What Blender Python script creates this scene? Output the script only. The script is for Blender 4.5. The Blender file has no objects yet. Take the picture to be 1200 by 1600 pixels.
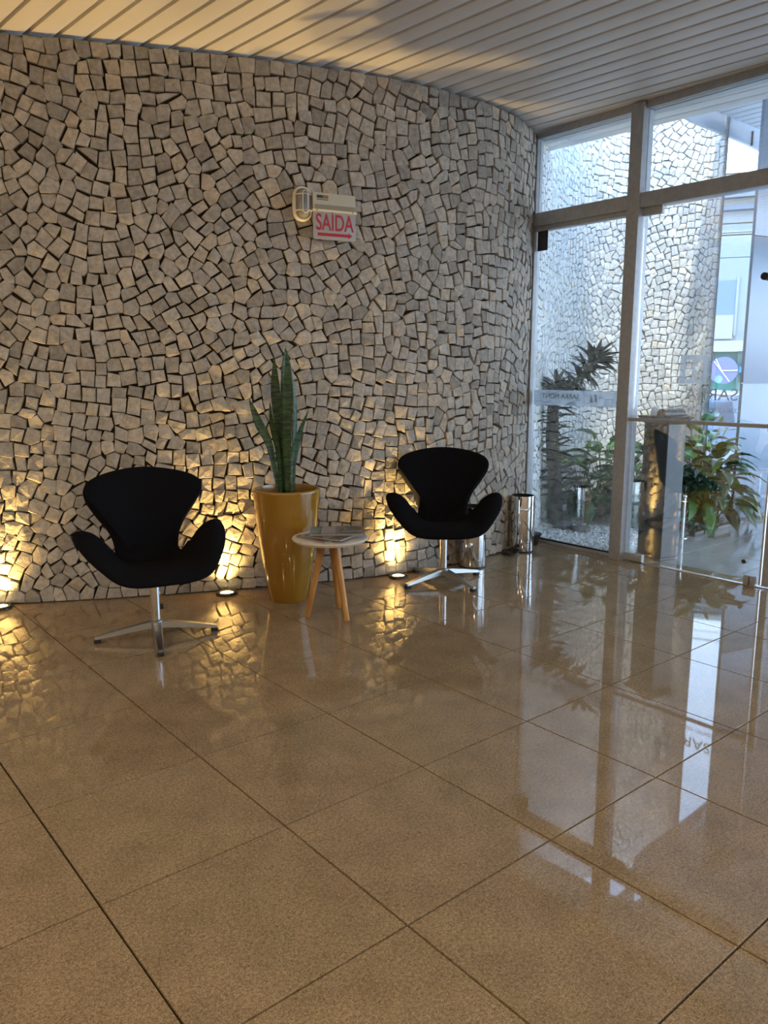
import bpy, math, random
import numpy as np
from mathutils import Vector, Matrix

scene = bpy.context.scene
COL = scene.collection
S = 0.5                       # one floor tile = 0.5 m; plan coordinates below are in tiles
PI = math.pi

# ------------------------------------------------------------------ camera
F_PX = 1215.9
PITCH, YAW = math.radians(-10.16), math.radians(50.27)
CAM = np.array([-2.041, -3.293, 2.408]) * S
fwd = np.array([math.cos(YAW) * math.cos(PITCH), math.sin(YAW) * math.cos(PITCH), math.sin(PITCH)])
rgt = np.array([math.sin(YAW), -math.cos(YAW), 0.0])
upv = np.cross(rgt, fwd)
cam_data = bpy.data.cameras.new('camera')
cam_data.sensor_fit = 'VERTICAL'
cam_data.sensor_height = 36.0
cam_data.lens = F_PX / 1600 * 36.0
cam_data.clip_end = 300
cam = bpy.data.objects.new('camera', cam_data)
COL.objects.link(cam)
cam.matrix_world = Matrix(((rgt[0], upv[0], -fwd[0], CAM[0]), (rgt[1], upv[1], -fwd[1], CAM[1]),
                           (rgt[2], upv[2], -fwd[2], CAM[2]), (0, 0, 0, 1)))
scene.camera = cam

# ------------------------------------------------------------------ light and exposure
scene.view_settings.view_transform = 'Standard'
scene.view_settings.look = 'None'
scene.view_settings.gamma = 1.0
scene.view_settings.use_curve_mapping = False
scene.view_settings.exposure = 0.30

world = bpy.data.worlds.new('sky')
scene.world = world
world.use_nodes = True
wn, wl = world.node_tree.nodes, world.node_tree.links
wn.clear()
w_out = wn.new('ShaderNodeOutputWorld')
w_bg = wn.new('ShaderNodeBackground')
w_ramp = wn.new('ShaderNodeValToRGB')
w_sep = wn.new('ShaderNodeSeparateXYZ')
w_tc = wn.new('ShaderNodeTexCoord')
wl.new(w_tc.outputs['Generated'], w_sep.inputs[0])
wl.new(w_sep.outputs['Z'], w_ramp.inputs[0])
w_ramp.color_ramp.elements[0].position = 0.0
w_ramp.color_ramp.elements[0].color = (0.66, 0.80, 1.0, 1)
w_ramp.color_ramp.elements[1].position = 0.7
w_ramp.color_ramp.elements[1].color = (0.36, 0.58, 1.0, 1)
wl.new(w_ramp.outputs[0], w_bg.inputs[0])
w_bg.inputs[1].default_value = 7.0
wl.new(w_bg.outputs[0], w_out.inputs[0])

sun_d = bpy.data.lights.new('sun', 'SUN')
sun_d.energy = 6.0
sun_d.color = (1.0, 0.95, 0.88)
sun_d.angle = math.radians(3)
sun = bpy.data.objects.new('sun', sun_d)
COL.objects.link(sun)
sun.rotation_euler = Vector((0.42, 0.16, -0.90)).to_track_quat('-Z', 'Y').to_euler()

# warm lobby lamps behind the camera are built with their fixtures further down
LOBBY_W = 27.0
UP_NARROW, UP_WIDE = 58.0, 17.0
WARM = (1.0, 0.64, 0.20)

# ------------------------------------------------------------------ helpers
def mesh(name, verts, faces, mat=None, smooth=False, tones=None):
    me = bpy.data.meshes.new(name)
    me.from_pydata([tuple(map(float, v)) for v in verts], [], faces)
    if tones is not None:
        at = me.attributes.new('tone', 'FLOAT', 'POINT')
        at.data.foreach_set('value', np.asarray(tones, dtype=np.float32))
    if mat: me.materials.append(mat)
    if smooth: me.polygons.foreach_set('use_smooth', [True] * len(me.polygons))
    me.update()
    return me

def add(name, me, parent=None, loc=None, rz=0.0):
    o = bpy.data.objects.new(name, me)
    COL.objects.link(o)
    if parent is not None: o.parent = parent
    if loc is not None: o.location = loc
    if rz: o.rotation_euler = (0, 0, rz)
    return o

def tag(o, label=None, cat=None, group=None, kind=None):
    if label: o['label'] = label
    if cat: o['category'] = cat
    if group: o['group'] = group
    if kind: o['kind'] = kind
    return o

def thing(name, label, cat, loc=(0, 0, 0), rz=0.0, group=None):
    return tag(add(name, None, None, loc, rz), label, cat, group)

class MB:
    """collects geometry for one mesh"""
    def __init__(s): s.v, s.f = [], []
    def raw(s, v, f):
        n = len(s.v); s.v += [tuple(p) for p in v]; s.f += [tuple(i + n for i in q) for q in f]; return s
    def box(s, x0, x1, y0, y1, z0, z1, bev=0.0, M=None):
        b = min(bev, (x1 - x0) * .45, (y1 - y0) * .45, (z1 - z0) * .45)
        if b <= 0:
            v = [(x, y, z) for z in (z0, z1) for y in (y0, y1) for x in (x0, x1)]
            f = [(0, 2, 3, 1), (4, 5, 7, 6), (0, 1, 5, 4), (2, 6, 7, 3), (0, 4, 6, 2), (1, 3, 7, 5)]
        else:
            import bmesh
            bm = bmesh.new()
            bmesh.ops.create_cube(bm, size=1.0)
            for q in bm.verts:
                q.co = ((x0 + x1) / 2 + q.co.x * (x1 - x0), (y0 + y1) / 2 + q.co.y * (y1 - y0), (z0 + z1) / 2 + q.co.z * (z1 - z0))
            bmesh.ops.bevel(bm, geom=bm.edges[:], offset=b, segments=2, profile=.7, affect='EDGES')
            bm.verts.index_update()
            v = [tuple(q.co) for q in bm.verts]; f = [[q.index for q in p.verts] for p in bm.faces]
            bm.free()
        if M is not None: v = [tuple(M @ Vector(p)) for p in v]
        return s.raw(v, f)
    def tube(s, pts, rads, n=16, caps=True, flat=1.0):
        pts = [Vector(p) for p in pts]; v, f = [], []
        ref = None
        for i, p in enumerate(pts):
            t = (pts[min(i + 1, len(pts) - 1)] - pts[max(i - 1, 0)]).normalized()
            if ref is None: ref = Vector((0, 0, 1)) if abs(t.z) < .9 else Vector((1, 0, 0))
            a = t.cross(ref).normalized(); b = a.cross(t).normalized(); ref = b
            r = rads[i] if isinstance(rads, (list, tuple)) else rads
            for k in range(n):
                q = 2 * PI * k / n
                v.append(p + a * (r * math.cos(q)) + b * (r * flat * math.sin(q)))
        for i in range(len(pts) - 1):
            for k in range(n):
                k2 = (k + 1) % n
                f.append((i * n + k, i * n + k2, (i + 1) * n + k2, (i + 1) * n + k))
        if caps:
            f.append(tuple(range(n - 1, -1, -1))); m = (len(pts) - 1) * n
            f.append(tuple(m + k for k in range(n)))
        return s.raw(v, f)
    def lathe(s, prof, n=40, c=(0, 0)):
        v, f = [], []
        for r, z in prof:
            for k in range(n):
                q = 2 * PI * k / n
                v.append((c[0] + r * math.cos(q), c[1] + r * math.sin(q), z))
        for i in range(len(prof) - 1):
            for k in range(n):
                k2 = (k + 1) % n
                f.append((i * n + k, i * n + k2, (i + 1) * n + k2, (i + 1) * n + k))
        return s.raw(v, f)
    def me(s, name, mat, smooth=False, angle=None):
        m = mesh(name, s.v, s.f, mat, smooth or angle is not None)
        if angle is not None: m.set_sharp_from_angle(angle=math.radians(angle))
        return m
    def build(s, name, mat, parent=None, smooth=False, angle=None):
        return add(name, s.me(name, mat, smooth, angle), parent)

def text(name, body, size, mat, parent=None, M=None, sx=1.0, depth=.0006, align='CENTER', bold=0.0, fit=None):
    cu = bpy.data.curves.new(name, 'FONT')
    cu.body = body; cu.size = size; cu.extrude = depth; cu.align_x = align; cu.align_y = 'CENTER'
    cu.offset = bold
    cu.materials.append(mat)
    tmp = bpy.data.objects.new(name, cu)
    me = bpy.data.meshes.new_from_object(tmp); bpy.data.objects.remove(tmp)
    if fit:
        xs = [v.co.x for v in me.vertices]; sx = fit / (max(xs) - min(xs))
    o = add(name, me, parent)
    if M is not None: o.matrix_local = M @ Matrix.Diagonal((sx, 1, 1, 1))
    return o

# ------------------------------------------------------------------ materials
def mat(name, color, rough=.5, metal=0.0, spec=.5, emit=None, estr=0.0, coat=0.0):
    m = bpy.data.materials.new(name); m.use_nodes = True
    b = m.node_tree.nodes['Principled BSDF']
    b.inputs['Base Color'].default_value = (*color, 1)
    b.inputs['Roughness'].default_value = rough
    b.inputs['Metallic'].default_value = metal
    b.inputs['Specular IOR Level'].default_value = spec
    b.inputs['Coat Weight'].default_value = coat
    if emit:
        b.inputs['Emission Color'].default_value = (*emit, 1)
        b.inputs['Emission Strength'].default_value = estr
    return m

def noisy(m, c1, c2, scale=20, detail=4, bump=0.0, bscale=None, coord='Object', dist=.002, lo=.35, hi=.65, stretch=None, rough_var=None):
    nt = m.node_tree; N, L = nt.nodes, nt.links
    b = N['Principled BSDF']
    tc = N.new('ShaderNodeTexCoord')
    mp = N.new('ShaderNodeMapping')
    L.new(tc.outputs[coord], mp.inputs[0])
    if stretch: mp.inputs['Scale'].default_value = stretch
    no = N.new('ShaderNodeTexNoise'); no.inputs['Scale'].default_value = scale; no.inputs['Detail'].default_value = detail
    L.new(mp.outputs[0], no.inputs['Vector'])
    cr = N.new('ShaderNodeValToRGB')
    cr.color_ramp.elements[0].position = lo; cr.color_ramp.elements[0].color = (*c1, 1)
    cr.color_ramp.elements[1].position = hi; cr.color_ramp.elements[1].color = (*c2, 1)
    L.new(no.outputs[0], cr.inputs[0]); L.new(cr.outputs[0], b.inputs['Base Color'])
    if bump:
        n2 = N.new('ShaderNodeTexNoise'); n2.inputs['Scale'].default_value = bscale or scale; n2.inputs['Detail'].default_value = 5
        L.new(mp.outputs[0], n2.inputs['Vector'])
        bp = N.new('ShaderNodeBump'); bp.inputs['Strength'].default_value = bump; bp.inputs['Distance'].default_value = dist
        L.new(n2.outputs[0], bp.inputs['Height']); L.new(bp.outputs[0], b.inputs['Normal'])
    return m

def stone_mat(name, cols, bump=.6):
    m = mat(name, (.5, .5, .5), .75, spec=.3)
    nt = m.node_tree; N, L = nt.nodes, nt.links; b = N['Principled BSDF']
    at = N.new('ShaderNodeAttribute'); at.attribute_name = 'tone'
    cr = N.new('ShaderNodeValToRGB'); cr.color_ramp.interpolation = 'LINEAR'
    el = cr.color_ramp.elements
    while len(el) < len(cols): el.new(.5)
    for i, (p, c) in enumerate(cols): el[i].position = p; el[i].color = (*c, 1)
    L.new(at.outputs['Fac'], cr.inputs[0])
    geo = N.new('ShaderNodeNewGeometry')
    no = N.new('ShaderNodeTexNoise'); no.inputs['Scale'].default_value = 38; no.inputs['Detail'].default_value = 6
    no.inputs['Roughness'].default_value = .65
    L.new(geo.outputs['Position'], no.inputs['Vector'])
    mr = N.new('ShaderNodeMapRange'); mr.inputs[1].default_value = .3; mr.inputs[2].default_value = .7
    mr.inputs[3].default_value = .70; mr.inputs[4].default_value = 1.22
    L.new(no.outputs[0], mr.inputs[0])
    mx = N.new('ShaderNodeMix'); mx.data_type = 'RGBA'; mx.blend_type = 'MULTIPLY'; mx.inputs[0].default_value = 1
    L.new(cr.outputs[0], mx.inputs[6]); L.new(mr.outputs[0], mx.inputs[7])
    L.new(mx.outputs[2], b.inputs['Base Color'])
    n2 = N.new('ShaderNodeTexNoise'); n2.inputs['Scale'].default_value = 30; n2.inputs['Detail'].default_value = 6
    n2.inputs['Distortion'].default_value = .6
    L.new(geo.outputs['Position'], n2.inputs['Vector'])
    bp = N.new('ShaderNodeBump'); bp.inputs['Strength'].default_value = bump; bp.inputs['Distance'].default_value = .012
    L.new(n2.outputs[0], bp.inputs['Height']); L.new(bp.outputs[0], b.inputs['Normal'])
    return m

M_stone = stone_mat('cut_stone', [(0, (.28, .255, .22)), (.35, (.385, .35, .30)), (.7, (.48, .435, .37)), (.92, (.54, .48, .39)), (1, (.50, .42, .32))])
M_stone_out = stone_mat('cut_stone_daylit', [(0, (.56, .57, .57)), (.4, (.70, .70, .69)), (.75, (.80, .80, .77)), (.93, (.82, .79, .72)), (1, (.78, .70, .58))], .35)  # paler copy of the lobby stone; daylight on the court wall set in colour
M_mortar = mat('dark_mortar', (.045, .033, .02), .95, spec=.1)
M_mortar_out = mat('mortar_daylit', (.34, .33, .31), .95, spec=.1)  # mortar lightened likewise for the daylit court side

def tile_mat(name, c1, c2, c3, rough=.026):
    m = mat(name, c2, rough, spec=.5)
    nt = m.node_tree; N, L = nt.nodes, nt.links; b = N['Principled BSDF']
    geo = N.new('ShaderNodeNewGeometry')
    no = N.new('ShaderNodeTexNoise'); no.inputs['Scale'].default_value = 130; no.inputs['Detail'].default_value = 5
    no.inputs['Roughness'].default_value = .7
    L.new(geo.outputs['Position'], no.inputs['Vector'])
    cr = N.new('ShaderNodeValToRGB'); el = cr.color_ramp.elements; el.new(.5)
    for i, (p, c) in enumerate(((.38, c1), (.5, c2), (.64, c3))): el[i].position = p; el[i].color = (*c, 1)
    vo = N.new('ShaderNodeTexVoronoi'); vo.inputs['Scale'].default_value = 520; L.new(geo.outputs['Position'], vo.inputs['Vector'])
    vs = N.new('ShaderNodeSeparateXYZ'); L.new(vo.outputs['Color'], vs.inputs[0])
    gm = N.new('ShaderNodeMapRange'); gm.inputs[3].default_value = .37; gm.inputs[4].default_value = .65; L.new(vs.outputs[0], gm.inputs[0])
    gx = N.new('ShaderNodeMix'); gx.inputs[0].default_value = .62; L.new(no.outputs[0], gx.inputs[2]); L.new(gm.outputs[0], gx.inputs[3])
    L.new(gx.outputs[0], cr.inputs[0])
    n2 = N.new('ShaderNodeTexNoise'); n2.inputs['Scale'].default_value = 7; n2.inputs['Detail'].default_value = 5
    L.new(geo.outputs['Position'], n2.inputs['Vector'])
    mr = N.new('ShaderNodeMapRange'); mr.inputs[1].default_value = .3; mr.inputs[2].default_value = .7
    mr.inputs[3].default_value = .86; mr.inputs[4].default_value = 1.12
    L.new(n2.outputs[0], mr.inputs[0])
    mx = N.new('ShaderNodeMix'); mx.data_type = 'RGBA'; mx.blend_type = 'MULTIPLY'; mx.inputs[0].default_value = 1
    L.new(cr.outputs[0], mx.inputs[6]); L.new(mr.outputs[0], mx.inputs[7]); L.new(mx.outputs[2], b.inputs['Base Color'])
    n3 = N.new('ShaderNodeTexNoise'); n3.inputs['Scale'].default_value = 420; n3.inputs['Detail'].default_value = 2
    L.new(geo.outputs['Position'], n3.inputs['Vector'])
    r1 = N.new('ShaderNodeMapRange'); r1.inputs[1].default_value = .3; r1.inputs[2].default_value = .7
    r1.inputs[3].default_value = rough * .7; r1.inputs[4].default_value = rough * 1.4
    L.new(n2.outputs[0], r1.inputs[0]); L.new(r1.outputs[0], b.inputs['Roughness'])
    return m
M_tile = tile_mat('polished_floor_tile', (.125, .085, .045), (.262, .188, .108), (.44, .335, .205))
M_tile_out = tile_mat('grey_court_tile', (.20, .19, .17), (.36, .34, .31), (.50, .48, .44), .12)
M_joint = mat('tile_joint', (.022, .012, .006), .95, spec=0)
M_plank = mat('ceiling_plank_paint', (.74, .71, .67), .45)
M_groove = mat('ceiling_groove', (.56, .52, .47), .7)
M_plaster = mat('wall_plaster', (.62, .56, .48), .8)
M_frame = noisy(mat('grey_aluminium', (.33, .33, .33), .45, .25), (.36, .365, .37), (.42, .425, .43), 30)
M_frame_dark = mat('dark_gasket', (.02, .02, .02), .6)
M_silver = mat('bright_aluminium', (.80, .78, .74), .28, .9)
M_chrome = mat('polished_steel', (.78, .77, .75), .07, 1.0)
M_brushed = mat('brushed_steel', (.36, .36, .35), .34, 1.0)
M_black = mat('black_plastic', (.012, .012, .013), .35)
M_rubber = mat('black_rubber', (.010, .010, .011), .6)
M_fabric = noisy(mat('black_wool_fabric', (.012, .012, .014), .95, spec=.08), (.003, .003, .004), (.008, .008, .010), 500, 2, .25, 900, dist=.0006)
M_pot = mat('ochre_lacquer', (.30, .150, .014), .22, coat=.5)
M_soil = noisy(mat('dark_soil', (.02, .013, .008), .95), (.008, .006, .004), (.04, .027, .016), 60, 4, .8, 60, dist=.01)
M_top = noisy(mat('pale_table_laminate', (.72, .64, .54), .4), (.69, .61, .51), (.76, .68, .58), 12, stretch=(1, 14, 1))
M_wood = noisy(mat('golden_oak', (.46, .22, .06), .38), (.36, .155, .035), (.56, .29, .085), 26, 5, .1, 60, stretch=(1, 1, .12))
M_white = mat('white_plastic', (.72, .69, .62), .35)
M_sign = mat('sign_plate', (.42, .40, .38), .3)
M_red = mat('red_print', (.52, .018, .02), .4)
M_print_dark = mat('dark_print', (.05, .045, .04), .5)
M_lamp = mat('lamp_lens', (1, .9, .6), .3, emit=(1.0, .80, .38), estr=7.0)
M_lamp_off = mat('unlit_lens', (.05, .05, .05), .1)
M_panel = noisy(mat('blue_grey_cladding', (.24, .29, .36), .22, .3), (.225, .275, .345), (.265, .315, .385), 2.0, 3)
M_totem = noisy(mat('dark_grey_laminate', (.05, .045, .04), .35), (.036, .032, .028), (.05, .045, .04), 6)
M_totem_side = mat('laminate_lit_side', (.10, .10, .098), .3)  # lighter copy of the laminate, for reflected light on the pedestal side
M_gravel = None

def leaf_mat(name, c1, c2, rough=.35, scale=20, trans=.25):
    m = noisy(mat(name, c1, rough), c1, c2, scale, 3)
    return m
M_leaf_dark = leaf_mat('deep_green_leaf', (.018, .055, .022), (.035, .095, .035), .28)
M_leaf_mid = leaf_mat('fresh_green_leaf', (.05, .15, .03), (.10, .24, .05), .32)
M_leaf_lime = leaf_mat('lime_green_leaf', (.16, .30, .05), (.26, .42, .10), .35)
M_leaf_spiky = leaf_mat('leaf_backlit', (.014, .016, .012), (.026, .030, .022), .6)  # leaf colour darkened to stand for the plant seen against the light
M_trunk = mat('trunk_backlit', (.035, .030, .024), .9)  # bark darkened the same way for the backlit silhouette
M_stalk = mat('green_stalk', (.05, .12, .03), .5)
M_spathe = mat('white_bract', (.72, .76, .66), .5)
M_snake = noisy(mat('snake_plant_leaf', (.03, .09, .03), .38), (.008, .030, .010), (.045, .11, .032), 16, 4, stretch=(1, 1, 5), lo=.40, hi=.60)

def glass_mat():
    m = bpy.data.materials.new('tinted_glass'); m.use_nodes = True
    N, L = m.node_tree.nodes, m.node_tree.links; N.clear()
    out = N.new('ShaderNodeOutputMaterial'); mix = N.new('ShaderNodeMixShader')
    tr = N.new('ShaderNodeBsdfTransparent'); tr.inputs[0].default_value = (.93, .96, .955, 1)
    gl = N.new('ShaderNodeBsdfGlossy'); gl.inputs['Roughness'].default_value = 0.0; gl.inputs[0].default_value = (.95, .97, .97, 1)
    geo = N.new('ShaderNodeNewGeometry')
    ior = N.new('ShaderNodeMapRange'); ior.inputs[3].default_value = 1.52; ior.inputs[4].default_value = 1 / 1.52
    L.new(geo.outputs['Backfacing'], ior.inputs[0])
    fr = N.new('ShaderNodeFresnel'); L.new(ior.outputs[0], fr.inputs['IOR'])
    mu = N.new('ShaderNodeMath'); mu.operation = 'MULTIPLY_ADD'; mu.use_clamp = True
    mu.inputs[1].default_value = 1.25; mu.inputs[2].default_value = .13      # reflective solar film
    L.new(fr.outputs[0], mu.inputs[0]); L.new(mu.outputs[0], mix.inputs[0])
    L.new(tr.outputs[0], mix.inputs[1]); L.new(gl.outputs[0], mix.inputs[2]); L.new(mix.outputs[0], out.inputs[0])
    return m
M_glass = glass_mat()

def film_mat():
    m = bpy.data.materials.new('frosted_film'); m.use_nodes = True
    N, L = m.node_tree.nodes, m.node_tree.links; N.clear()
    out = N.new('ShaderNodeOutputMaterial'); mix = N.new('ShaderNodeMixShader'); mix.inputs[0].default_value = .62
    tr = N.new('ShaderNodeBsdfTransparent'); df = N.new('ShaderNodeBsdfTranslucent'); df.inputs[0].default_value = (.62, .68, .74, 1)
    d2 = N.new('ShaderNodeBsdfDiffuse'); d2.inputs[0].default_value = (.62, .66, .70, 1)
    m2 = N.new('ShaderNodeMixShader'); m2.inputs[0].default_value = .5
    L.new(df.outputs[0], m2.inputs[1]); L.new(d2.outputs[0], m2.inputs[2])
    L.new(tr.outputs[0], mix.inputs[1]); L.new(m2.outputs[0], mix.inputs[2]); L.new(mix.outputs[0], out.inputs[0])
    return m
M_film = film_mat()

# ------------------------------------------------------------------ plan curve of the stone wall
H = 5.55
IN_PTS = [(-3, 7.0), (-1.2, 5.95), (-.1, 5.38), (.73, 4.93), (1.5, 4.57), (2.2, 4.26), (2.85, 4.0), (3.5, 3.79), (4.1, 3.645),
          (4.6, 3.585), (5.1, 3.57), (5.56, 3.61), (6.05, 3.74), (6.4, 3.88), (6.69, 4.03)]
OUT_PTS = [(6.78, 4.08), (7.5, 4.43), (8.3, 4.92), (9.1, 5.25), (9.9, 5.40), (10.6, 5.25), (11.1, 4.8), (11.25, 4.2), (11.02, 3.62)]
class Curve:
    def __init__(s, P):
        P = [np.array(p, float) * S for p in P]
        Q = [2 * P[0] - P[1]] + P + [2 * P[-1] - P[-2]]
        pts = []
        for i in range(1, len(Q) - 2):
            for k in range(24):
                t = k / 24
                a, b, c, d = Q[i - 1:i + 3]
                pts.append(.5 * ((2 * b) + (-a + c) * t + (2 * a - 5 * b + 4 * c - d) * t * t + (-a + 3 * b - 3 * c + d) * t ** 3))
        pts.append(Q[-2]); s.p = np.array(pts)
        d = np.diff(s.p, axis=0); l = np.hypot(d[:, 0], d[:, 1])
        s.s = np.concatenate([[0], np.cumsum(l)]); s.L = s.s[-1]
        t = np.gradient(s.p, axis=0); t /= np.linalg.norm(t, axis=1)[:, None]
        s.n = np.stack([t[:, 1], -t[:, 0]], 1)          # faces the room
    def at(s, u, h=0.0):
        u = np.asarray(u, float)
        x = np.interp(u, s.s, s.p[:, 0]); y = np.interp(u, s.s, s.p[:, 1])
        nx = np.interp(u, s.s, s.n[:, 0]); ny = np.interp(u, s.s, s.n[:, 1])
        return x + nx * h, y + ny * h
C_in, C_out = Curve(IN_PTS), Curve(OUT_PTS)

def project(P):
    d = P - CAM; z = d @ fwd
    return 600 + F_PX * (d @ rgt) / z, 800 - F_PX * (d @ upv) / z, z

# ------------------------------------------------------------------ stone paving of a wall
def pave(W, Hh, size, seed):
    rs = np.random.RandomState(seed)
    nx, ny = int(round(W / size)), int(round(Hh / size))
    gx, gy = np.meshgrid((np.arange(nx) + .5) * W / nx, (np.arange(ny) + .5) * Hh / ny)
    P = np.stack([gx.ravel(), gy.ravel()], 1) + rs.uniform(-.42, .42, (nx * ny, 2)) * size
    n = len(P)
    ph = rs.uniform(0, 6.28, 8)
    def theta(p):
        x, y = p[:, 0], p[:, 1]
        return (.42 * np.sin(1.9 * x + 1.1 * y + ph[0]) + .36 * np.sin(-1.3 * x + 2.6 * y + ph[1]) + .30 * np.sin(3.4 * x + .6 * y + ph[2])
                + .16 * np.sin(5.5 * x - 4.2 * y + ph[3]))
    jit = rs.normal(0, .10, n); wgt = rs.uniform(.86, 1.14, n); asp = np.exp(rs.normal(0, .12, n))
    def assign(P, res, want=False):
        th = theta(P) + jit; c, s_ = np.cos(th), np.sin(th)
        k = int(1.7 * size / res); o = np.arange(-k, k + 1)
        ox, oy = np.meshgrid(o, o); ox, oy = ox.ravel(), oy.ravel()
        NX, NY = int(W / res), int(Hh / res)
        ix = (P[:, 0] / res).astype(int)[:, None] + ox; iy = (P[:, 1] / res).astype(int)[:, None] + oy
        ok = (ix >= 0) & (ix < NX) & (iy >= 0) & (iy < NY)
        dx = (ix + .5) * res - P[:, 0:1]; dy = (iy + .5) * res - P[:, 1:2]
        a = np.abs(dx * c[:, None] + dy * s_[:, None]) / asp[:, None]; b = np.abs(-dx * s_[:, None] + dy * c[:, None]) * asp[:, None]
        d = (np.maximum(a, b) + .03 * (a + b)) / wgt[:, None]
        sid = np.broadcast_to(np.arange(n)[:, None], ix.shape)[ok]
        idx = (iy * NX + ix)[ok]; d = d[ok]
        best = np.full(NX * NY, 1e9); np.minimum.at(best, idx, d)
        own = d <= best[idx]
        idx, sid = idx[own], sid[own]
        px = (idx % NX + .5) * res; py = (idx // NX + .5) * res
        return px, py, sid, th
    for it in range(9):
        px, py, sid, th = assign(P, size / 7)
        cnt = np.bincount(sid, minlength=n); cnt[cnt == 0] = 1
        P = np.stack([np.bincount(sid, px, n) / cnt, np.bincount(sid, py, n) / cnt], 1)
    px, py, sid, th = assign(P, size / 15)
    c, s_ = np.cos(th), np.sin(th)
    lx = (px - P[sid, 0]) * c[sid] + (py - P[sid, 1]) * s_[sid]; ly = -(px - P[sid, 0]) * s_[sid] + (py - P[sid, 1]) * c[sid]
    sup = []
    for q in range(8):
        an = PI / 4 + q * PI / 4
        v = lx * math.cos(an) + ly * math.sin(an)
        best = np.full(n, -1e9); np.maximum.at(best, sid, v)
        w = np.nonzero(v >= best[sid] - 1e-9)[0]
        pick = np.zeros(n, int); pick[sid[w]] = w
        sup.append((px[pick], py[pick]))
    out = []
    for i in range(n):
        if cnt[i] < 8: continue
        poly = [(sup[q][0][i], sup[q][1][i]) for q in range(8)]
        keep = [poly[0], poly[2], poly[4], poly[6]]
        res = []
        for j in range(4):
            a = np.array(keep[j]); b = np.array(keep[(j + 1) % 4]); m = np.array(poly[2 * j + 1])
            res.append(a); e = b - a; L = np.hypot(*e)
            if L > 1e-6:
                off = (m - a)[0] * e[1] / L - (m - a)[1] * e[0] / L
                if off > .13 * size and np.hypot(*(m - a)) > .2 * size and np.hypot(*(m - b)) > .2 * size: res.append(m)
        poly = []
        for p_ in res:
            if not poly or np.hypot(*(p_ - poly[-1])) > .16 * size: poly.append(p_)
        if len(poly) > 3 and np.hypot(*(poly[0] - poly[-1])) < .16 * size: poly.pop()
        if len(poly) < 3: continue
        poly = np.array(poly)
        area = .5 * abs(np.sum(poly[:, 0] * np.roll(poly[:, 1], -1) - poly[:, 1] * np.roll(poly[:, 0], -1)))
        if area < .12 * size * size: continue
        out.append(poly)
    return out

def build_stone_wall(name, curve, height, size, seed, mats, u0=0.0, relief=(.008, .017), gap=.010, keep_out=None, thick=.14):
    rs = np.random.RandomState(seed + 5)
    # backing body
    us = np.linspace(0, curve.L, 90); th = thick
    v, f = [], []
    for u in us:
        for h in (-.012, -th):
            x, y = curve.at(u, h)
            v += [(x, y, 0), (x, y, height)]
    for i in range(len(us) - 1):
        a, b = 4 * i, 4 * i + 4
        f += [(a, b, b + 1, a + 1), (a + 2, a + 3, b + 3, b + 2), (a + 1, b + 1, b + 3, a + 3), (a, a + 2, b + 2, b)]
    f += [(0, 1, 3, 2), (len(v) - 4, len(v) - 2, len(v) - 1, len(v) - 3)]
    wall = tag(add(name, mesh(name, v, f, mats[1])), kind='structure')
    polys = pave(curve.L - u0, height, size, seed)
    items = []
    for poly in polys:
        cen = poly.mean(0)
        poly = cen + (poly - cen) * (1 - gap * rs.uniform(.5, 1.7))
        k = len(poly); g = rs.uniform(*relief)
        tilt = rs.normal(0, .055, 2); r = poly - cen
        hh = g + r @ tilt + rs.normal(0, .0011, k)
        inner = cen + r * rs.uniform(.92, .96)
        if rs.rand() < .5: inner = inner + rs.normal(0, size * .02, inner.shape)
        cc = cen + rs.normal(0, size * .12, 2)
        ring0, ring1, ring2 = [], [], []
        x, y = curve.at(poly[:, 0] + u0, 0); nx, ny = curve.at(poly[:, 0] + u0, 1); nx -= x; ny -= y
        xi, yi = curve.at(inner[:, 0] + u0, 0)
        for q in range(k):
            z = min(max(poly[q, 1], .004), height - .002); zi = min(max(inner[q, 1], .006), height - .004)
            ring0.append((x[q] - nx[q] * .012, y[q] - ny[q] * .012, z))
            hq = max(hh[q] - .004, .002)
            ring1.append((x[q] + nx[q] * hq, y[q] + ny[q] * hq, z))
            ring2.append((xi[q] + nx[q] * (hq + .003), yi[q] + ny[q] * (hq + .0045), zi))
        cx, cy = curve.at(cc[0] + u0, float(hh.mean() + rs.uniform(.001, .005)))
        vs = ring0 + ring1 + ring2 + [(float(cx), float(cy), min(max(cc[1], .01), height - .006))]
        fs = []
        for q in range(k):
            q2 = (q + 1) % k
            fs += [(q, q2, k + q2, k + q), (k + q, k + q2, 2 * k + q2, 2 * k + q), (2 * k + q, 2 * k + q2, 3 * k)]
        P3 = np.array(ring1)
        X, Y, Z = project(P3)
        a = .5 * abs(np.sum(X * np.roll(Y, -1) - Y * np.roll(X, -1)))
        inside = (Z.min() > .1) and X.min() > 2 and X.max() < 1198 and Y.min() > 2 and Y.max() < 1590
        if inside and keep_out and keep_out(X.mean(), Y.mean()): inside = False
        tone = float(np.clip(rs.beta(2.2, 2.0) if rs.rand() > .05 else rs.uniform(.93, 1), 0, 1))
        items.append((a if inside else 0, vs, fs, tone))
    order = sorted(range(len(items)), key=lambda i: -items[i][0])
    top = set(order[:300])
    for i in order[:300]:
        a, vs, fs, tone = items[i]
        add('stone', mesh('stone', vs, fs, mats[0], tones=[tone] * len(vs)), wall)
    V, Fc, T = [], [], []
    for i in order[300:]:
        a, vs, fs, tone = items[i]; n0 = len(V)
        V += vs; Fc += [tuple(q + n0 for q in g) for g in fs]; T += [tone] * len(vs)
    rest = add('stone_field', mesh('stone_field', V, Fc, mats[0], tones=T), wall)
    rest['kind'] = 'stuff'
    return wall

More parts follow.
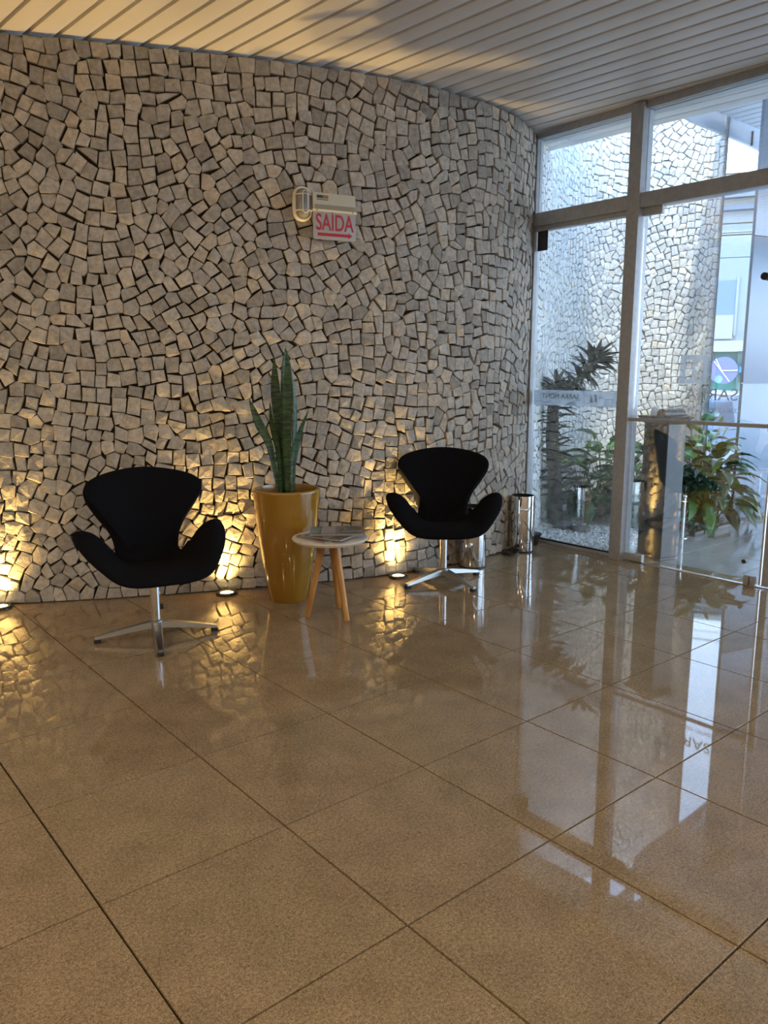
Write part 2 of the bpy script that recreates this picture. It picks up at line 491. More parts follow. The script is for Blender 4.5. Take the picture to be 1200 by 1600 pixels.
hidden_in = lambda x, y: (120 < x < 360 and 745 < y < 930) or (620 < x < 785 and 700 < y < 835) or (410 < x < 500 and y > 765) or (430 < x < 465 and 545 < y < 760) \
    or (460 < x < 552 and 292 < y < 368)
wall_back = build_stone_wall('wall_back', C_in, H * S, .142 * S, 11, (M_stone, M_mortar), keep_out=hidden_in)
hidden_out = lambda x, y: x < 834 or (960 < x < 1006) or y > 640 or (340 - (x - 830) * .17 > y > 305 - (x - 830) * .17)
wall_court = build_stone_wall('wall_court', C_out, 8.0 * S, .128 * S, 23, (M_stone_out, M_mortar_out), relief=(.005, .009), gap=.035, keep_out=hidden_out, thick=.022)

# plain return of the court wall end
ex, ey = C_out.at(C_out.L, 0)

# ------------------------------------------------------------------ floors
def tile_obj_factory():
    g = .0052 / 2; h = S / 2 - g
    mb = MB(); b = .0004
    v = [(-h, -h, -.010), (h, -h, -.010), (h, h, -.010), (-h, h, -.010), (-h, -h, -b), (h, -h, -b), (h, h, -b), (-h, h, -b),
         (-h + b, -h + b, 0), (h - b, -h + b, 0), (h - b, h - b, 0), (-h + b, h - b, 0)]
    f = [(3, 2, 1, 0)]
    for k in range(4):
        k2 = (k + 1) % 4
        f += [(k, k2, 4 + k2, 4 + k), (4 + k, 4 + k2, 8 + k2, 8 + k)]
    f.append((8, 9, 10, 11))
    mb.raw(v, f)
    return mb
tile_in = tile_obj_factory().me('tile', M_tile)
tile_out = tile_obj_factory().me('tile', M_tile_out)
FX = 6.72
floor = tag(MB().box(-9 * S, 7 * S, -10 * S, 7.8 * S, -.12, -.008).build('floor', M_joint), kind='structure')
def wall_y(x):
    i = np.array(IN_PTS); return float(np.interp(x, i[:, 0], i[:, 1]))
for i in range(-5, 7):
    for j in range(-9, 7):
        cx, cy = i + .5, j + .5
        if cy - .5 > wall_y(cx) + .25: continue
        if cx < -4 or (cy < -6): continue
        if i == 6 and cy > 4: continue
        o = add('tile', tile_in, floor, (cx * S, cy * S, 0))
court = tag(MB().box(7 * S, 14.5 * S, -9 * S, 3.0 * S, -.12, -.008).build('floor_court', M_joint), kind='structure')
for i in range(7, 14):
    for j in range(-5, 3):
        add('tile', tile_out, court, ((i + .5) * S, (j + .5) * S, 0))
street = tag(MB().box(14.5 * S, 120 * S, -60 * S, 80 * S, -1.4 * S, -1.2 * S).build('street', mat('asphalt', (.34, .34, .35), .8)), kind='structure')
sub = tag(MB().box(7 * S, 14.5 * S, 3.0 * S, 9 * S, -.14, -.03).build('court_ground', mat('sand_bed', (.30, .28, .25), .95)), kind='structure')

# white gravel
rs = np.random.RandomState(3)
V, Fc, T = [], [], []
cnt = 0
out_arr = np.array(OUT_PTS)
while cnt < 11000:
    x, y = rs.uniform(6.86, 10.9), rs.uniform(2.62, 5.4)
    if y > np.interp(x, out_arr[:6, 0], out_arr[:6, 1]) + .02: continue
    if 7 > x and y < 2.55: continue
    r = rs.uniform(.010, .022); z = -.012 + r * .4 + rs.uniform(0, .012)
    n0 = len(V); a = rs.uniform(0, 6.28)
    q = rs.uniform(.7, 1.2, 6) * r
    base = [(q[0], 0, 0), (0, q[1], 0), (-q[2], 0, 0), (0, -q[3], 0), (0, 0, q[4] * .7), (0, 0, -q[5] * .6)]
    ca, sa = math.cos(a), math.sin(a)
    V += [(x * S + p[0] * ca - p[1] * sa, y * S + p[0] * sa + p[1] * ca, z + p[2]) for p in base]
    Fc += [tuple(n0 + t for t in g) for g in ((0, 1, 4), (1, 2, 4), (2, 3, 4), (3, 0, 4), (1, 0, 5), (2, 1, 5), (3, 2, 5), (0, 3, 5))]
    T += [rs.uniform(0, 1)] * 6; cnt += 1
M_gravel = stone_mat('white_gravel', [(0, (.34, .33, .31)), (.5, (.62, .61, .58)), (1, (.82, .81, .78))], .1)
tag(add('gravel', mesh('gravel', V, Fc, M_gravel, tones=T)), 'white gravel bed outside the left glass pane along the stone wall', 'gravel', kind='stuff')

# ------------------------------------------------------------------ ceiling
ceiling = tag(MB().box(-9 * S, 6.8 * S, -10 * S, 8 * S, H * S + .035, H * S + .16).build('ceiling', M_groove), kind='structure')
SL = .232 * S; PA = math.radians(-4.0)
plank_me = MB().box(-SL * .415, SL * .415, -9.4 * S, 9.4 * S, 0, .022, .004).me('plank', M_plank, angle=40)
for k in range(-36, 34):
    xc = k * SL + .02
    # the planks run along the glass front, turned by a few degrees; they are kept inside the room
    o = add('plank', plank_me, ceiling, (xc / math.cos(PA), 0, H * S + .010), -PA * 1.0)
    o.rotation_euler = (0, 0, -PA * -1.0 * -1.0)
# wall head trim where ceiling meets the stones
# ------------------------------------------------------------------ glass front
fx = FX * S
def fbar(name, y0, y1, z0, z1, d0=-.045, d1=.045, m=M_frame, bev=.004, parent=None):
    return MB().box(fx + d0, fx + d1, y0 * S, y1 * S, z0 * S, z1 * S, bev).build(name, m, parent, angle=40)
YL, YM0, YM1, YR = 4.0, 2.32, 2.49, -4.0
front = add('window_1', None); front['kind'] = 'structure'
fbar('post', YL - .05, YL + .02, 0, H, -.03, .03, parent=front)
fbar('post', YM0, YM1, 0, H, -.06, .05, parent=front)
fbar('transom', YM1, YL - .05, 4.36, 4.53, -.05, .05, parent=front)
fbar('transom', -9.9, YM0, 4.36, 4.53, -.05, .05, parent=front)
fbar('transom', YM1, YL - .05, 4.30, 4.36, -.03, .03, m=M_frame, parent=front)
fbar('head_rail', -9.9, YL, H - .07, H + .02, -.03, .03, parent=front)
fbar('sill_rail', YM1, YL - .05, 0, .045, -.02, .02, parent=front)
fbar('sill_gasket', YM1, YL - .05, .045, .065, -.009, .009, m=M_frame_dark, bev=0, parent=front)
fbar('post', -9.95, -9.8, 0, H, -.06, .05, parent=front)
fbar('edge_strip', YL + .02, YL + .07, 0, H, -.008, .008, m=M_silver, bev=0, parent=front)
def pane(y0, y1, z0, z1, parent, x=0.0, name='pane'):
    return MB().box(fx + x - .004, fx + x + .004, y0 * S, y1 * S, z0 * S, z1 * S).build(name, M_glass, parent)
pane(YM1, YL - .05, .05, 4.30, front)
pane(YM1, YL - .05, 4.53, H - .07, front)
pane(-1.0, YM0, 4.53, H - .07, front)
fbar('post', -1.12, -1.0, 4.53, H - .05, -.03, .03, parent=front)
pane(-9.8, -1.12, 4.53, H - .07, front)

d1 = add('door_1', None); d1['kind'] = 'structure'
pane(.575, YM0 - .015, .03, 4.335, d1)
MB().box(fx - .014, fx + .014, 2.06 * S, 2.34 * S, 4.27 * S, 4.37 * S, .003).build('hinge_patch', M_frame, d1, angle=40)
MB().box(fx - .016, fx + .016, 2.06 * S, 2.34 * S, .012 * S, .105 * S, .004).build('hinge_patch', M_frame, d1, angle=40)
lk = MB().box(fx - .022, fx + .022, .60 * S, .74 * S, .0, .12 * S, .006).build('floor_lock', M_frame, d1, angle=40)
MB().box(fx - .0235, fx - .021, .665 * S, .675 * S, .01 * S, .11 * S).build('slot', M_rubber, lk)
MB().tube([(fx - .010, .76 * S, .27 * S), (fx + .010, .76 * S, .27 * S)], .0125, 24).build('lock_disc', M_totem, d1, angle=40)
MB().tube([(fx - .030, .775 * S, 3.43 * S), (fx + .030, .775 * S, 3.43 * S)], .020, 20).build('knob', M_rubber, d1, angle=40)
b_ = MB(); b_.tube([(fx - .030, YM0 - .03, 0), (fx - .030, 0, 0)], .001)
MB().box(fx - .040, fx - .028, .56 * S, 2.33 * S, 1.805 * S, 1.85 * S, .003).build('push_bar', M_frame, d1, angle=40)
MB().box(fx - .03, fx + .01, .56 * S, .60 * S, 1.77 * S, 1.9 * S, .003).build('bar_bracket', M_frame, d1, angle=40)
MB().box(fx - .006, fx + .006, .555 * S, .575 * S, .03 * S, 4.33 * S).build('edge_strip', M_silver, d1)
d2 = add('door_2', None); d2['kind'] = 'structure'
pane(-1.1, .53, .03, 4.335, d2)
MB().box(fx - .02, fx + .02, .455 * S, .53 * S, .03 * S, 1.95 * S, .003).build('door_stile', M_frame, d2, angle=40)
d3 = add('added_glazing', None); d3['kind'] = 'structure'
pane(-9.8, -1.14, .03, 4.335, d3)  # unseen glass run, extended out of view to let in more daylight
# aluminium floor threshold under the doors
sill = tag(MB().box(fx - .012, fx + .016, -9.8 * S, 2.06 * S, .0, .006, .002).build('threshold_strip', M_silver, angle=40), kind='structure')

# frosted lettering on the glass, made to be read from outside
def facing_out(y, z, x=.0047):
    # text plane turned so that its front looks to +x (the court)
    return Matrix.Translation((fx + x, y * S, z * S)) @ Matrix.Rotation(PI / 2, 4, 'Z') @ Matrix.Rotation(PI / 2, 4, 'X')
M_letter = mat('dark_letter_film', (.10, .11, .12), .6)
M_letter_pale = mat('pale_letter_film', (.62, .68, .76), .6)
band = MB().box(fx + .0042, fx + .0052, 2.50 * S, 3.93 * S, 1.96 * S, 2.17 * S).build('frosted_band', M_film, front)
text('lettering', 'SARRA MONT', .050, M_letter, band, facing_out(3.47, 2.085), depth=.0011, fit=.31)
text('lettering', 'CENTRO', .018, M_letter, band, facing_out(3.28, 1.99), depth=.0011)
# small square emblem cut in the band
def emblem(y, z, s, parent, m=M_letter_pale):
    mb = MB(); x0, x1 = fx + .0054, fx + .0062
    w = s * .5
    def R(a0, a1, b0, b1): mb.box(x0, x1, y * S + a0 * w, y * S + a1 * w, z * S + b0 * w, z * S + b1 * w)
    R(-1, -.55, -1, 1); R(.55, 1, -1, 1); R(-.55, .1, .62, 1); R(-.1, .55, -1, -.62)
    return mb.build('emblem', m, parent)
emblem(2.93, 2.07, .05, band, mat('white_film', (.85, .88, .92), .5))
# corner sticker
MB().box(fx - .0055, fx - .0045, 3.765 * S, 3.94 * S, 4.045 * S, 4.30 * S).build('corner_plate', mat('smoked_film', (.045, .043, .040), .12), front)
# door emblem: frosted square with cut-out letters
sq = MB(); x0, x1 = fx + .0042, fx + .0052
y0, y1, z0, z1 = 1.36, 1.72, 2.28, 2.61
def pl(a0, a1, b0, b1): sq.box(x0, x1, (y0 + (y1 - y0) * a0) * S, (y0 + (y1 - y0) * a1) * S, (z0 + (z1 - z0) * b0) * S, (z0 + (z1 - z0) * b1) * S)
pl(0, 1, .84, 1); pl(.08, 1, 0, .16); pl(0, .2, .16, .84); pl(.38, .58, .16, .40); pl(.38, .58, .60, .84); pl(.80, 1, .16, .84); pl(.48, .58, .40, .60)
sq.build('frosted_emblem', M_film, d1)
text('lettering', 'SARRA', .095, M_letter_pale, d1, facing_out(1.31, 2.15), fit=.32)
text('lettering', 'CENTRO MÉDICO E EMPRESARIAL', .034, M_letter_pale, d1, facing_out(1.42, 1.975), fit=.46)

# ------------------------------------------------------------------ rest of the room shell
Wb = tag(MB().box(-9 * S, 6.8 * S, -10.2 * S, -10 * S, 0, H * S).build('wall_front', M_plaster), kind='structure')
Wl = tag(MB().box(-9.2 * S, -9 * S, -10 * S, 8 * S, 0, H * S).build('wall_left', M_plaster), kind='structure')
Wk = tag(MB().box(-9 * S, -2.95 * S, 7.0 * S, 7.2 * S, 0, H * S).build('wall_corner', M_plaster), kind='structure')

# ------------------------------------------------------------------ court soffit, canopy, cladding
H2 = 6.5
lintel = tag(MB().box(6.80 * S, 6.92 * S, -9 * S, 4.02 * S, 5.475 * S, H2 * S + .12).build('lintel', mat('grey_lintel', (.55, .55, .55), .7)), kind='structure')
canopy = tag(MB().box(6.93 * S, 19.0 * S, -9 * S, 3.15 * S, H2 * S + .030, H2 * S + .12).build('canopy', mat('canopy_groove', (.40, .42, .44), .7)), kind='structure')
cp = MB().box(-SL * .41, SL * .41, -9 * S, 3.15 * S, 0, .02, .003).me('plank', mat('canopy_plank_paint', (.86, .88, .90), .5), angle=40)
cp2 = MB().box(-SL * .41, SL * .41, -9 * S, 3.60 * S, 0, .02, .003).me('plank', bpy.data.materials['canopy_plank_paint'], angle=40)
MB().box(9.6 * S, 19 * S, 3.15 * S, 3.6 * S, H2 * S + .030, H2 * S + .12).build('canopy_edge', bpy.data.materials['canopy_groove'], canopy)
for k in range(51):
    add('plank', cp if k < 11 else cp2, canopy, ((6.98 * S + SL * (k + .5)), 0, H2 * S + .008))
# curved fascia
fp = [(6.93, 3.16), (8.2, 3.17), (9.0, 3.22), (9.3, 3.42), (9.64, 3.60), (10.1, 3.66), (10.57, 3.66), (11.12, 3.66), (11.75, 3.68), (12.43, 3.72), (14.0, 3.74), (19.0, 3.8)]
v, f = [], []
for x, y in fp:
    for dy in (0, .06):
        v += [(x * S, (y + dy) * S, (H2 - .23) * S), (x * S, (y + dy) * S, (H2 + .26) * S)]
for i in range(len(fp) - 1):
    a, b = 4 * i, 4 * i + 4
    f += [(a, b, b + 1, a + 1), (a + 2, a + 3, b + 3, b + 2), (a, a + 2, b + 2, b), (a + 1, b + 1, b + 3, a + 3)]
f += [(0, 1, 3, 2), (len(v) - 4, len(v) - 2, len(v) - 1, len(v) - 3)]
fascia = tag(add('fascia', mesh('fascia', v, f, mat('fascia_paint', (.62, .68, .76), .5))), kind='structure')
mbj = MB().box(12.0 * S, 12.02 * S, 3.665 * S, 3.70 * S, (H2 - .235) * S, (H2) * S).build('joint', M_totem, fascia)

# cladding wall
pang = math.atan2(-.23, .80)
pw = tag(add('wall_cladding', None, None, (10.31 * S, 2.68 * S, 0), pang), kind='structure')
MB().box(.004, 6.0 * S, .0195, .03, 0, 6.44 * S).build('backing', M_panel, pw)
zs = [.06, 2.24, 4.475, 6.45]
for k in range(3):
    for c in range(3):
        MB().box(c * 2.0 * S + .002, (c + 1) * 2.0 * S - .002, 0, .019, zs[k] * S + .004, zs[k + 1] * S - .004, .002).build('panel', M_panel, pw, angle=40)
MB().box(0, 6 * S, -.004, .02, 0, .05 * S).build('plinth', M_totem, pw)

# ------------------------------------------------------------------ far street
shop = thing('shop_building', 'pale concrete building across the street with teal shopfront and round sign', 'building', (51.4 * S, 24.0 * S, -1.2 * S), math.atan2(24 + 3.3, 51.4 + 2.04) - PI / 2)
# local: +x to the right in the picture is -x here; y away from camera
M_conc = noisy(mat('pale_render', (.75, .77, .76), .9), (.17, .21, .23), (.23, .27, .29), .5, 5)
zb = 1.2 * S
def sb(name, x0, x1, z0, z1, y0, y1, m): return MB().box(x0 * S, x1 * S, y0 * S, y1 * S, (z0 + 1.2) * S, (z1 + 1.2) * S).build(name, m, shop)
sb('facade', -16, 16, 4.5, 15.0, 0, 6, M_conc)
sb('ledge', -16, 16, 3.85, 4.55, -.5, .2, mat('white_ledge', (.28, .30, .33), .7))
sb('storefront', -16, 16, -1.2, 3.85, .4, 1, mat('teal_glazing', (.03, .17, .15), .25))
sb('dark_bay', -1.9, -.7, -1.2, 3.85, .2, .5, mat('dark_green_bay', (.03, .09, .07), .4))
sb('pillar', .85, 1.35, -1.2, 3.85, 0, .5, mat('grey_green_pillar', (.06, .15, .14), .5))
sb('window', -2.2, .45, 5.1, 8.6, -.12, .05, mat('blue_window', (.10, .16, .24), .25))
sb('window_frame', .45, .6, 4.9, 8.8, -.2, .1, M_conc)
sb('window_blind', -2.2, .4, 4.7, 6.3, -.16, -.1, mat('pale_blind', (.25, .26, .26), .7))
sb('roof_band', -16, 16, 13.1, 13.35, -.6, .1, mat('grey_band', (.07, .11, .16), .7))
sb('roof_band', -16, 16, 13.9, 14.05, -.6, .1, mat('grey_band_pale', (.10, .14, .19), .7))
sb('roof_slab', -16, 16, 15.0, 15.4, -.5, 6, M_conc)
sb('roof_band', -16, 16, 14.6, 14.9, -.1, .1, mat('band_blue', (.08, .12, .18), .7))
# round sign
sg = MB().tube([(0, -.9 * S, 3.75 * S), (0, -.65 * S, 3.75 * S)], .92 * S, 40).build('round_sign', mat('violet_blue_sign', (.10, .12, .50), .5), shop, angle=40)
M_wl = mat('white_sign_line', (.6, .62, .7), .5)
for (a, b) in (((-.62, .62), (.42, -.75)), ((-.52, .78), (-.10, -.02)), ((-.12, -.02), (.90, .0))):
    A = Vector((a[0] * S, -.93 * S, (3.75 + a[1]) * S)); B = Vector((b[0] * S, -.93 * S, (3.75 + b[1]) * S))
    MB().tube([A, B], .035 * S, 8).build('sign_line', M_wl, sg)
MB().tube([(-.25 * S, -.95 * S, 3.15 * S), (-.25 * S, -.91 * S, 3.15 * S)], .26 * S, 24).build('sign_dot', mat('pale_blue_sign', (.14, .26, .55), .5), sg)
M_blue = mat('bright_blue_sign', (.01, .20, .85), .5)
MB().box(1.15 * S, 1.33 * S, -.3 * S, -.1 * S, 2.9 * S, 4.5 * S).box(1.0 * S, 1.5 * S, -.3 * S, -.1 * S, 3.6 * S, 4.0 * S).build('cross_sign', M_blue, shop)

def car(name, label, x, y, rz, body, sc=1.0):
    t = thing(name, label, 'car', (x * S, y * S, -1.2 * S), rz)
    L, Wd = 2.05 * sc, .85 * sc
    prof = [(-L, .35), (-L, .75), (-L * .93, .92), (-L * .50, 1.02), (-L * .22, 1.42), (L * .30, 1.47), (L * .72, 1.05), (L * .97, .95), (L, .70), (L, .35)]
    v, f = [], []
    cols = [(-1, .0), (-.97, 1), (.97, 1), (1, 0)]
    n = len(prof)
    for sgn in (-1, 1):
        for (px, pz) in prof:
            inn = .82 if pz > 1.1 else 1.0
            v.append((px, sgn * Wd * inn, pz * sc))
    for i in range(n - 1): f.append((i, i + 1, n + i + 1, n + i))
    f.append((n - 1, 0, n, 2 * n - 1)); f.append(tuple(range(n))[::-1]); f.append(tuple(n + i for i in range(n)))
    add('car_body', mesh('car_body', v, f, body), t)
    g = mat('car_glass', (.05, .07, .10), .05)
    # windscreens and side windows
    def quad(nm, pts, off):
        c = sum((Vector(p) for p in pts), Vector()) / 4
        vs = [Vector(p) for p in pts]; nrm = (vs[1] - vs[0]).cross(vs[2] - vs[0]).normalized()
        if nrm.dot(c - Vector((0, 0, .8))) < 0: nrm = -nrm
        a = [tuple(p + nrm * .012) for p in vs] + [tuple(p - nrm * .01) for p in vs]
        add(nm, mesh(nm, a, [(0, 1, 2, 3), (7, 6, 5, 4), (0, 4, 5, 1), (1, 5, 6, 2), (2, 6, 7, 3), (3, 7, 4, 0)], g), t)
    k = sc
    quad('windscreen', [(-L * .48, -.76 * k, 1.05 * k), (-L * .48, .76 * k, 1.05 * k), (-L * .24, .64 * k, 1.38 * k), (-L * .24, -.64 * k, 1.38 * k)], 0)
    quad('rear_window', [(L * .69, -.76 * k, 1.08 * k), (L * .69, .76 * k, 1.08 * k), (L * .34, .64 * k, 1.42 * k), (L * .34, -.64 * k, 1.42 * k)], 0)
    for sgn in (-1, 1):
        quad('side_window', [(-L * .40, sgn * .82 * k, 1.08 * k), (L * .05, sgn * .82 * k, 1.08 * k), (L * .03, sgn * .705 * k, 1.40 * k), (-L * .20, sgn * .705 * k, 1.38 * k)], 0)
        quad('side_window', [(L * .09, sgn * .82 * k, 1.08 * k), (L * .60, sgn * .82 * k, 1.08 * k), (L * .30, sgn * .705 * k, 1.42 * k), (L * .07, sgn * .705 * k, 1.40 * k)], 0)
        for xx in (-L * .62, L * .62):
            MB().tube([(xx, sgn * (Wd - .17), .32 * k), (xx, sgn * (Wd + .02), .32 * k)], .32 * k, 20).build('wheel', M_rubber, t, angle=40)
            MB().tube([(xx, sgn * (Wd + .01), .32 * k), (xx, sgn * (Wd + .03), .32 * k)], .20 * k, 12).build('hubcap', M_brushed, t, angle=40)
        MB().box(-L - .01, -L + .10, sgn * .62 - .16, sgn * .62 + .16, .70, .84, .02).build('headlight', M_white, t, angle=40)
    return t
M_car1 = mat('silver_blue_paint', (.16, .22, .32), .2, .4, coat=.6)
M_car2 = mat('white_car_paint', (.36, .40, .46), .2, .1, coat=.6)
car('car', 'silver blue car parked in the street, the nearer one behind the plants', 20.6, 8.3, math.radians(-55), M_car1)
car('car', 'white car parked further back in front of the teal shopfront', 28.2, 12.1, math.radians(105), M_car2)
for k, (z, sag) in enumerate(((12.3, .5), (11.75, .5), (11.5, .4), (10.4, .6), (15.2, .5), (14.5, .4))):
    pts = []
    for q in range(13):
        t = q / 12; x = 38 - 6 * math.sin(0) + (t - .5) * 10; y = 18 - (t - .5) * 22
        pts.append((x * S, y * S, (z * .83 + .5 - sag * (1 - (2 * t - 1) ** 2) - t * .6) * S))
    tag(MB().tube(pts, .010 if k % 2 else .018, 6).build('power_cable', M_rubber), ('thick lowest-but-one dark cable strung across the street', 'thin dark street cable just below the thick middle one',
        'thick dark street cable in the lower bundle, third from the top of it', 'thin lowest dark cable strung across the street', 'thick topmost dark cable strung across the street', 'thin dark cable right below the topmost street cable')[k], 'cable', 'overhead street cables')

# ------------------------------------------------------------------ swan-shaped lounge chairs
def smooth(a, b, t):
    t = min(max((t - a) / (b - a), 0), 1); return t * t * (3 - 2 * t)
def table(fn, lo, hi, n=400):
    xs = np.linspace(lo, hi, n); c = np.array([math.cos(fn(t)) for t in xs]); s_ = np.array([math.sin(fn(t)) for t in xs]); d = xs[1] - xs[0]
    X = np.concatenate([[0], np.cumsum((c[1:] + c[:-1]) / 2 * d)]); Z = np.concatenate([[0], np.cumsum((s_[1:] + s_[:-1]) / 2 * d)])
    i0 = np.argmin(abs(xs)); return xs, X - X[i0], Z - Z[i0]
back_ang = lambda b: math.radians(-5 + 77 * smooth(.05, .27, b)) if b > 0 else math.radians(-5 + 10 * smooth(-.14, -.27, b) * 1.0) if False else math.radians(-5 + 22 * smooth(.16, .28, -b))
back_ang2 = lambda b: math.radians(-5 + 84 * smooth(.02, .21, b) - 6 * smooth(.35, .6, b)) if b > 0 else math.radians(-5 + 26 * smooth(.13, .28, -b))
arm_ang = lambda a: math.radians(54 * smooth(.06, .22, a) - 62 * smooth(.26, .44, a))
TB = table(back_ang2, -.35, .75); TA = table(arm_ang, 0, .6)
SEAT_Z = .322
def swan_map(a, b):
    yb, zb = np.interp(b, TB[0], TB[1]), np.interp(b, TB[0], TB[2]); ph = back_ang2(b)
    s = 1 if a >= 0 else -1; A = abs(a)
    xa, za = np.interp(A, TA[0], TA[1]), np.interp(A, TA[0], TA[2])
    w = 1 - smooth(.10, .27, b)
    x = w * xa + (1 - w) * (A - .25 * A ** 3)
    h = w * za + (1 - w) * .95 * A * A
    h *= 1.15 - .95 * smooth(-.10, .27, -b)                # the arms fall away towards the front lip
    return Vector((s * x, -.015 + yb - math.sin(ph) * h, SEAT_Z + zb + math.cos(ph) * h))
half = [(0, -.270), (.09, -.268), (.17, -.256), (.25, -.228), (.315, -.180), (.365, -.115), (.395, -.04), (.402, .03), (.388, .085), (.350, .118), (.295, .128),
        (.235, .130), (.185, .136), (.152, .158), (.146, .200), (.160, .260), (.195, .325), (.238, .385), (.266, .432), (.269, .468), (.246, .500), (.190, .530), (.10, .556), (0, .567)]
def cr_spline(P, n=6):
    P = [np.array(p, float) for p in P]; Q = [np.array([-P[1][0], P[1][1]])] + P + [np.array([-P[-2][0], P[-2][1]])]; out = []
    for i in range(1, len(Q) - 2):
        a, b, c, d = Q[i - 1:i + 3]
        for k in range(n):
            t = k / n; out.append(.5 * (2 * b + (-a + c) * t + (2 * a - 5 * b + 4 * c - d) * t * t + (-a + 3 * b - 3 * c + d) * t ** 3))
    out.append(P[-1]); return out
hp = cr_spline(half)
outline = [(p[0], p[1]) for p in hp] + [(-p[0], p[1]) for p in hp[-2:0:-1]]
def swan_mesh():
    c = (0.0, .075); n = len(outline); R = 18
    def off(a, b, d):
        e = .004
        du = swan_map(a + e, b) - swan_map(a - e, b); dv = swan_map(a, b + e) - swan_map(a, b - e)
        nn = du.cross(dv).normalized(); return swan_map(a, b) + nn * d
    top, bot, f = [], [], []
    for r in range(R + 1):
        t = 1 - (1 - r / R) ** 1.5
        th = .029 * max(1 - t ** 7, 0) ** .5
        for (ox, oy) in outline:
            a, b = c[0] + (ox - c[0]) * t, c[1] + (oy - c[1]) * t
            if r == 0: a, b = c
            puff = .006 * math.sin(min(t, 1) * PI)
            top.append(off(a, b, th + puff)); bot.append(off(a, b, -th))
    v = top + bot; m = (R + 1) * n
    for r in range(R):
        for k in range(n):
            k2 = (k + 1) % n
            f.append((r * n + k, (r + 1) * n + k, (r + 1) * n + k2, r * n + k2))
            f.append((m + r * n + k, m + r * n + k2, m + (r + 1) * n + k2, m + (r + 1) * n + k))
    for k in range(n):
        k2 = (k + 1) % n
        f.append((R * n + k, m + R * n + k, m + R * n + k2, R * n + k2))
    import bmesh
    bm = bmesh.new()
    vs = [bm.verts.new(p) for p in v]; bm.verts.ensure_lookup_table()
    for q in f:
        try: bm.faces.new([vs[i] for i in q])
        except ValueError: pass
    bmesh.ops.remove_doubles(bm, verts=bm.verts[:], dist=1e-4)
    bmesh.ops.dissolve_degenerate(bm, edges=bm.edges[:], dist=1e-5)
    bmesh.ops.recalc_face_normals(bm, faces=bm.faces[:])
    for q in bm.faces: q.smooth = True
    me = bpy.data.meshes.new('seat_shell'); bm.to_mesh(me); bm.free(); me.materials.append(M_fabric)
    return me
swan_me = swan_mesh()
def leg_mesh():
    mb = MB(); v = []
    secs = [(0.0, .026, .050, .078), (.05, .022, .046, .074), (.15, .018, .034, .056), (.262, .013, .018, .032), (.272, .011, .018, .030)]
    for (x, w, z0, z1) in secs: v += [(x, -w, z0), (x, w, z0), (x, w * .8, z1), (x, -w * .8, z1)]
    f = [(3, 2, 1, 0)]
    for i in range(len(secs) - 1):
        for k in range(4):
            k2 = (k + 1) % 4; f.append((4 * i + k, 4 * i + k2, 4 * i + 4 + k2, 4 * i + 4 + k))
    e = 4 * (len(secs) - 1); f.append((e, e + 1, e + 2, e + 3))
    return mb.raw(v, f)
leg_me = leg_mesh().me('leg', M_brushed)
foot_me = MB().box(.245, .275, -.013, .013, 0, .018, .002).me('foot', M_rubber, angle=40)
def swan_chair(label, x, y, face, leg0):
    t = thing('swivel_chair', label, 'chair', (x * S, y * S, 0), face + PI / 2, 'black swivel lounge chairs')
    add('seat_shell', swan_me, t)
    MB().lathe([(.0, .280), (.085, .280), (.085, .292), (0, .325)], 30).build('seat_mount', M_black, t, angle=40)
    MB().tube([(0, 0, .05), (0, 0, .30)], .0215, 28).build('column', M_chrome, t, angle=40)
    MB().lathe([(0, .045), (.030, .045), (.032, .060), (.030, .082), (.0215, .086), (0, .086)], 28).build('hub', M_brushed, t, angle=40)
    MB().box(.019, .034, -.006, .006, .13, .155, .002).build('lever', M_black, t, angle=40)
    for k in range(4):
        l = add('leg', leg_me, t, rz=leg0 - (face + PI / 2) + k * PI / 2)
        add('foot', foot_me, l)
    return t
swan_chair('black swan-shaped swivel chair at the left, in front of the lit stone wall', .75, 3.35, math.radians(-101), math.radians(-20.5))
swan_chair('black swan-shaped swivel chair at the right, beside the side table and steel bins', 4.13, 3.05, math.radians(-130), math.radians(-4))

# ------------------------------------------------------------------ planter and snake plant
px_, py_ = 2.37, 3.63
hp_ = 1.205 * S
planter = thing('planter', 'tall glossy ochre planter tapering to the floor between the two chairs', 'planter', (px_ * S, py_ * S, 0))
k = .178
prof = [(0, 0), (.098, 0), (.103, .006), (.118, .09), (.136, .20), (.151, .31), (.163, .42), (.171, .52), (k, .590), (k, .598), (k - .004, hp_), (k - .016, hp_), (k - .019, .59), (k - .020, .555)]
MB().lathe(prof, 64).build('pot', M_pot, planter, angle=50)
MB().lathe([(0, .562), (.10, .566), (k - .019, .556)], 40).build('soil', M_soil, planter, smooth=True)
snake = thing('snake_plant', 'snake plant with seven upright pointed green leaves in the ochre planter', 'plant', (px_ * S, py_ * S, .56))
pr = rgt * 1.0; pf = np.array([fwd[0], fwd[1], 0]); pf /= np.linalg.norm(pf)
def pxl(dx_px, h_px):       # picture offset (px) at the planter's distance -> local metres
    sc = 4.10 / F_PX
    return dx_px * sc, h_px * sc
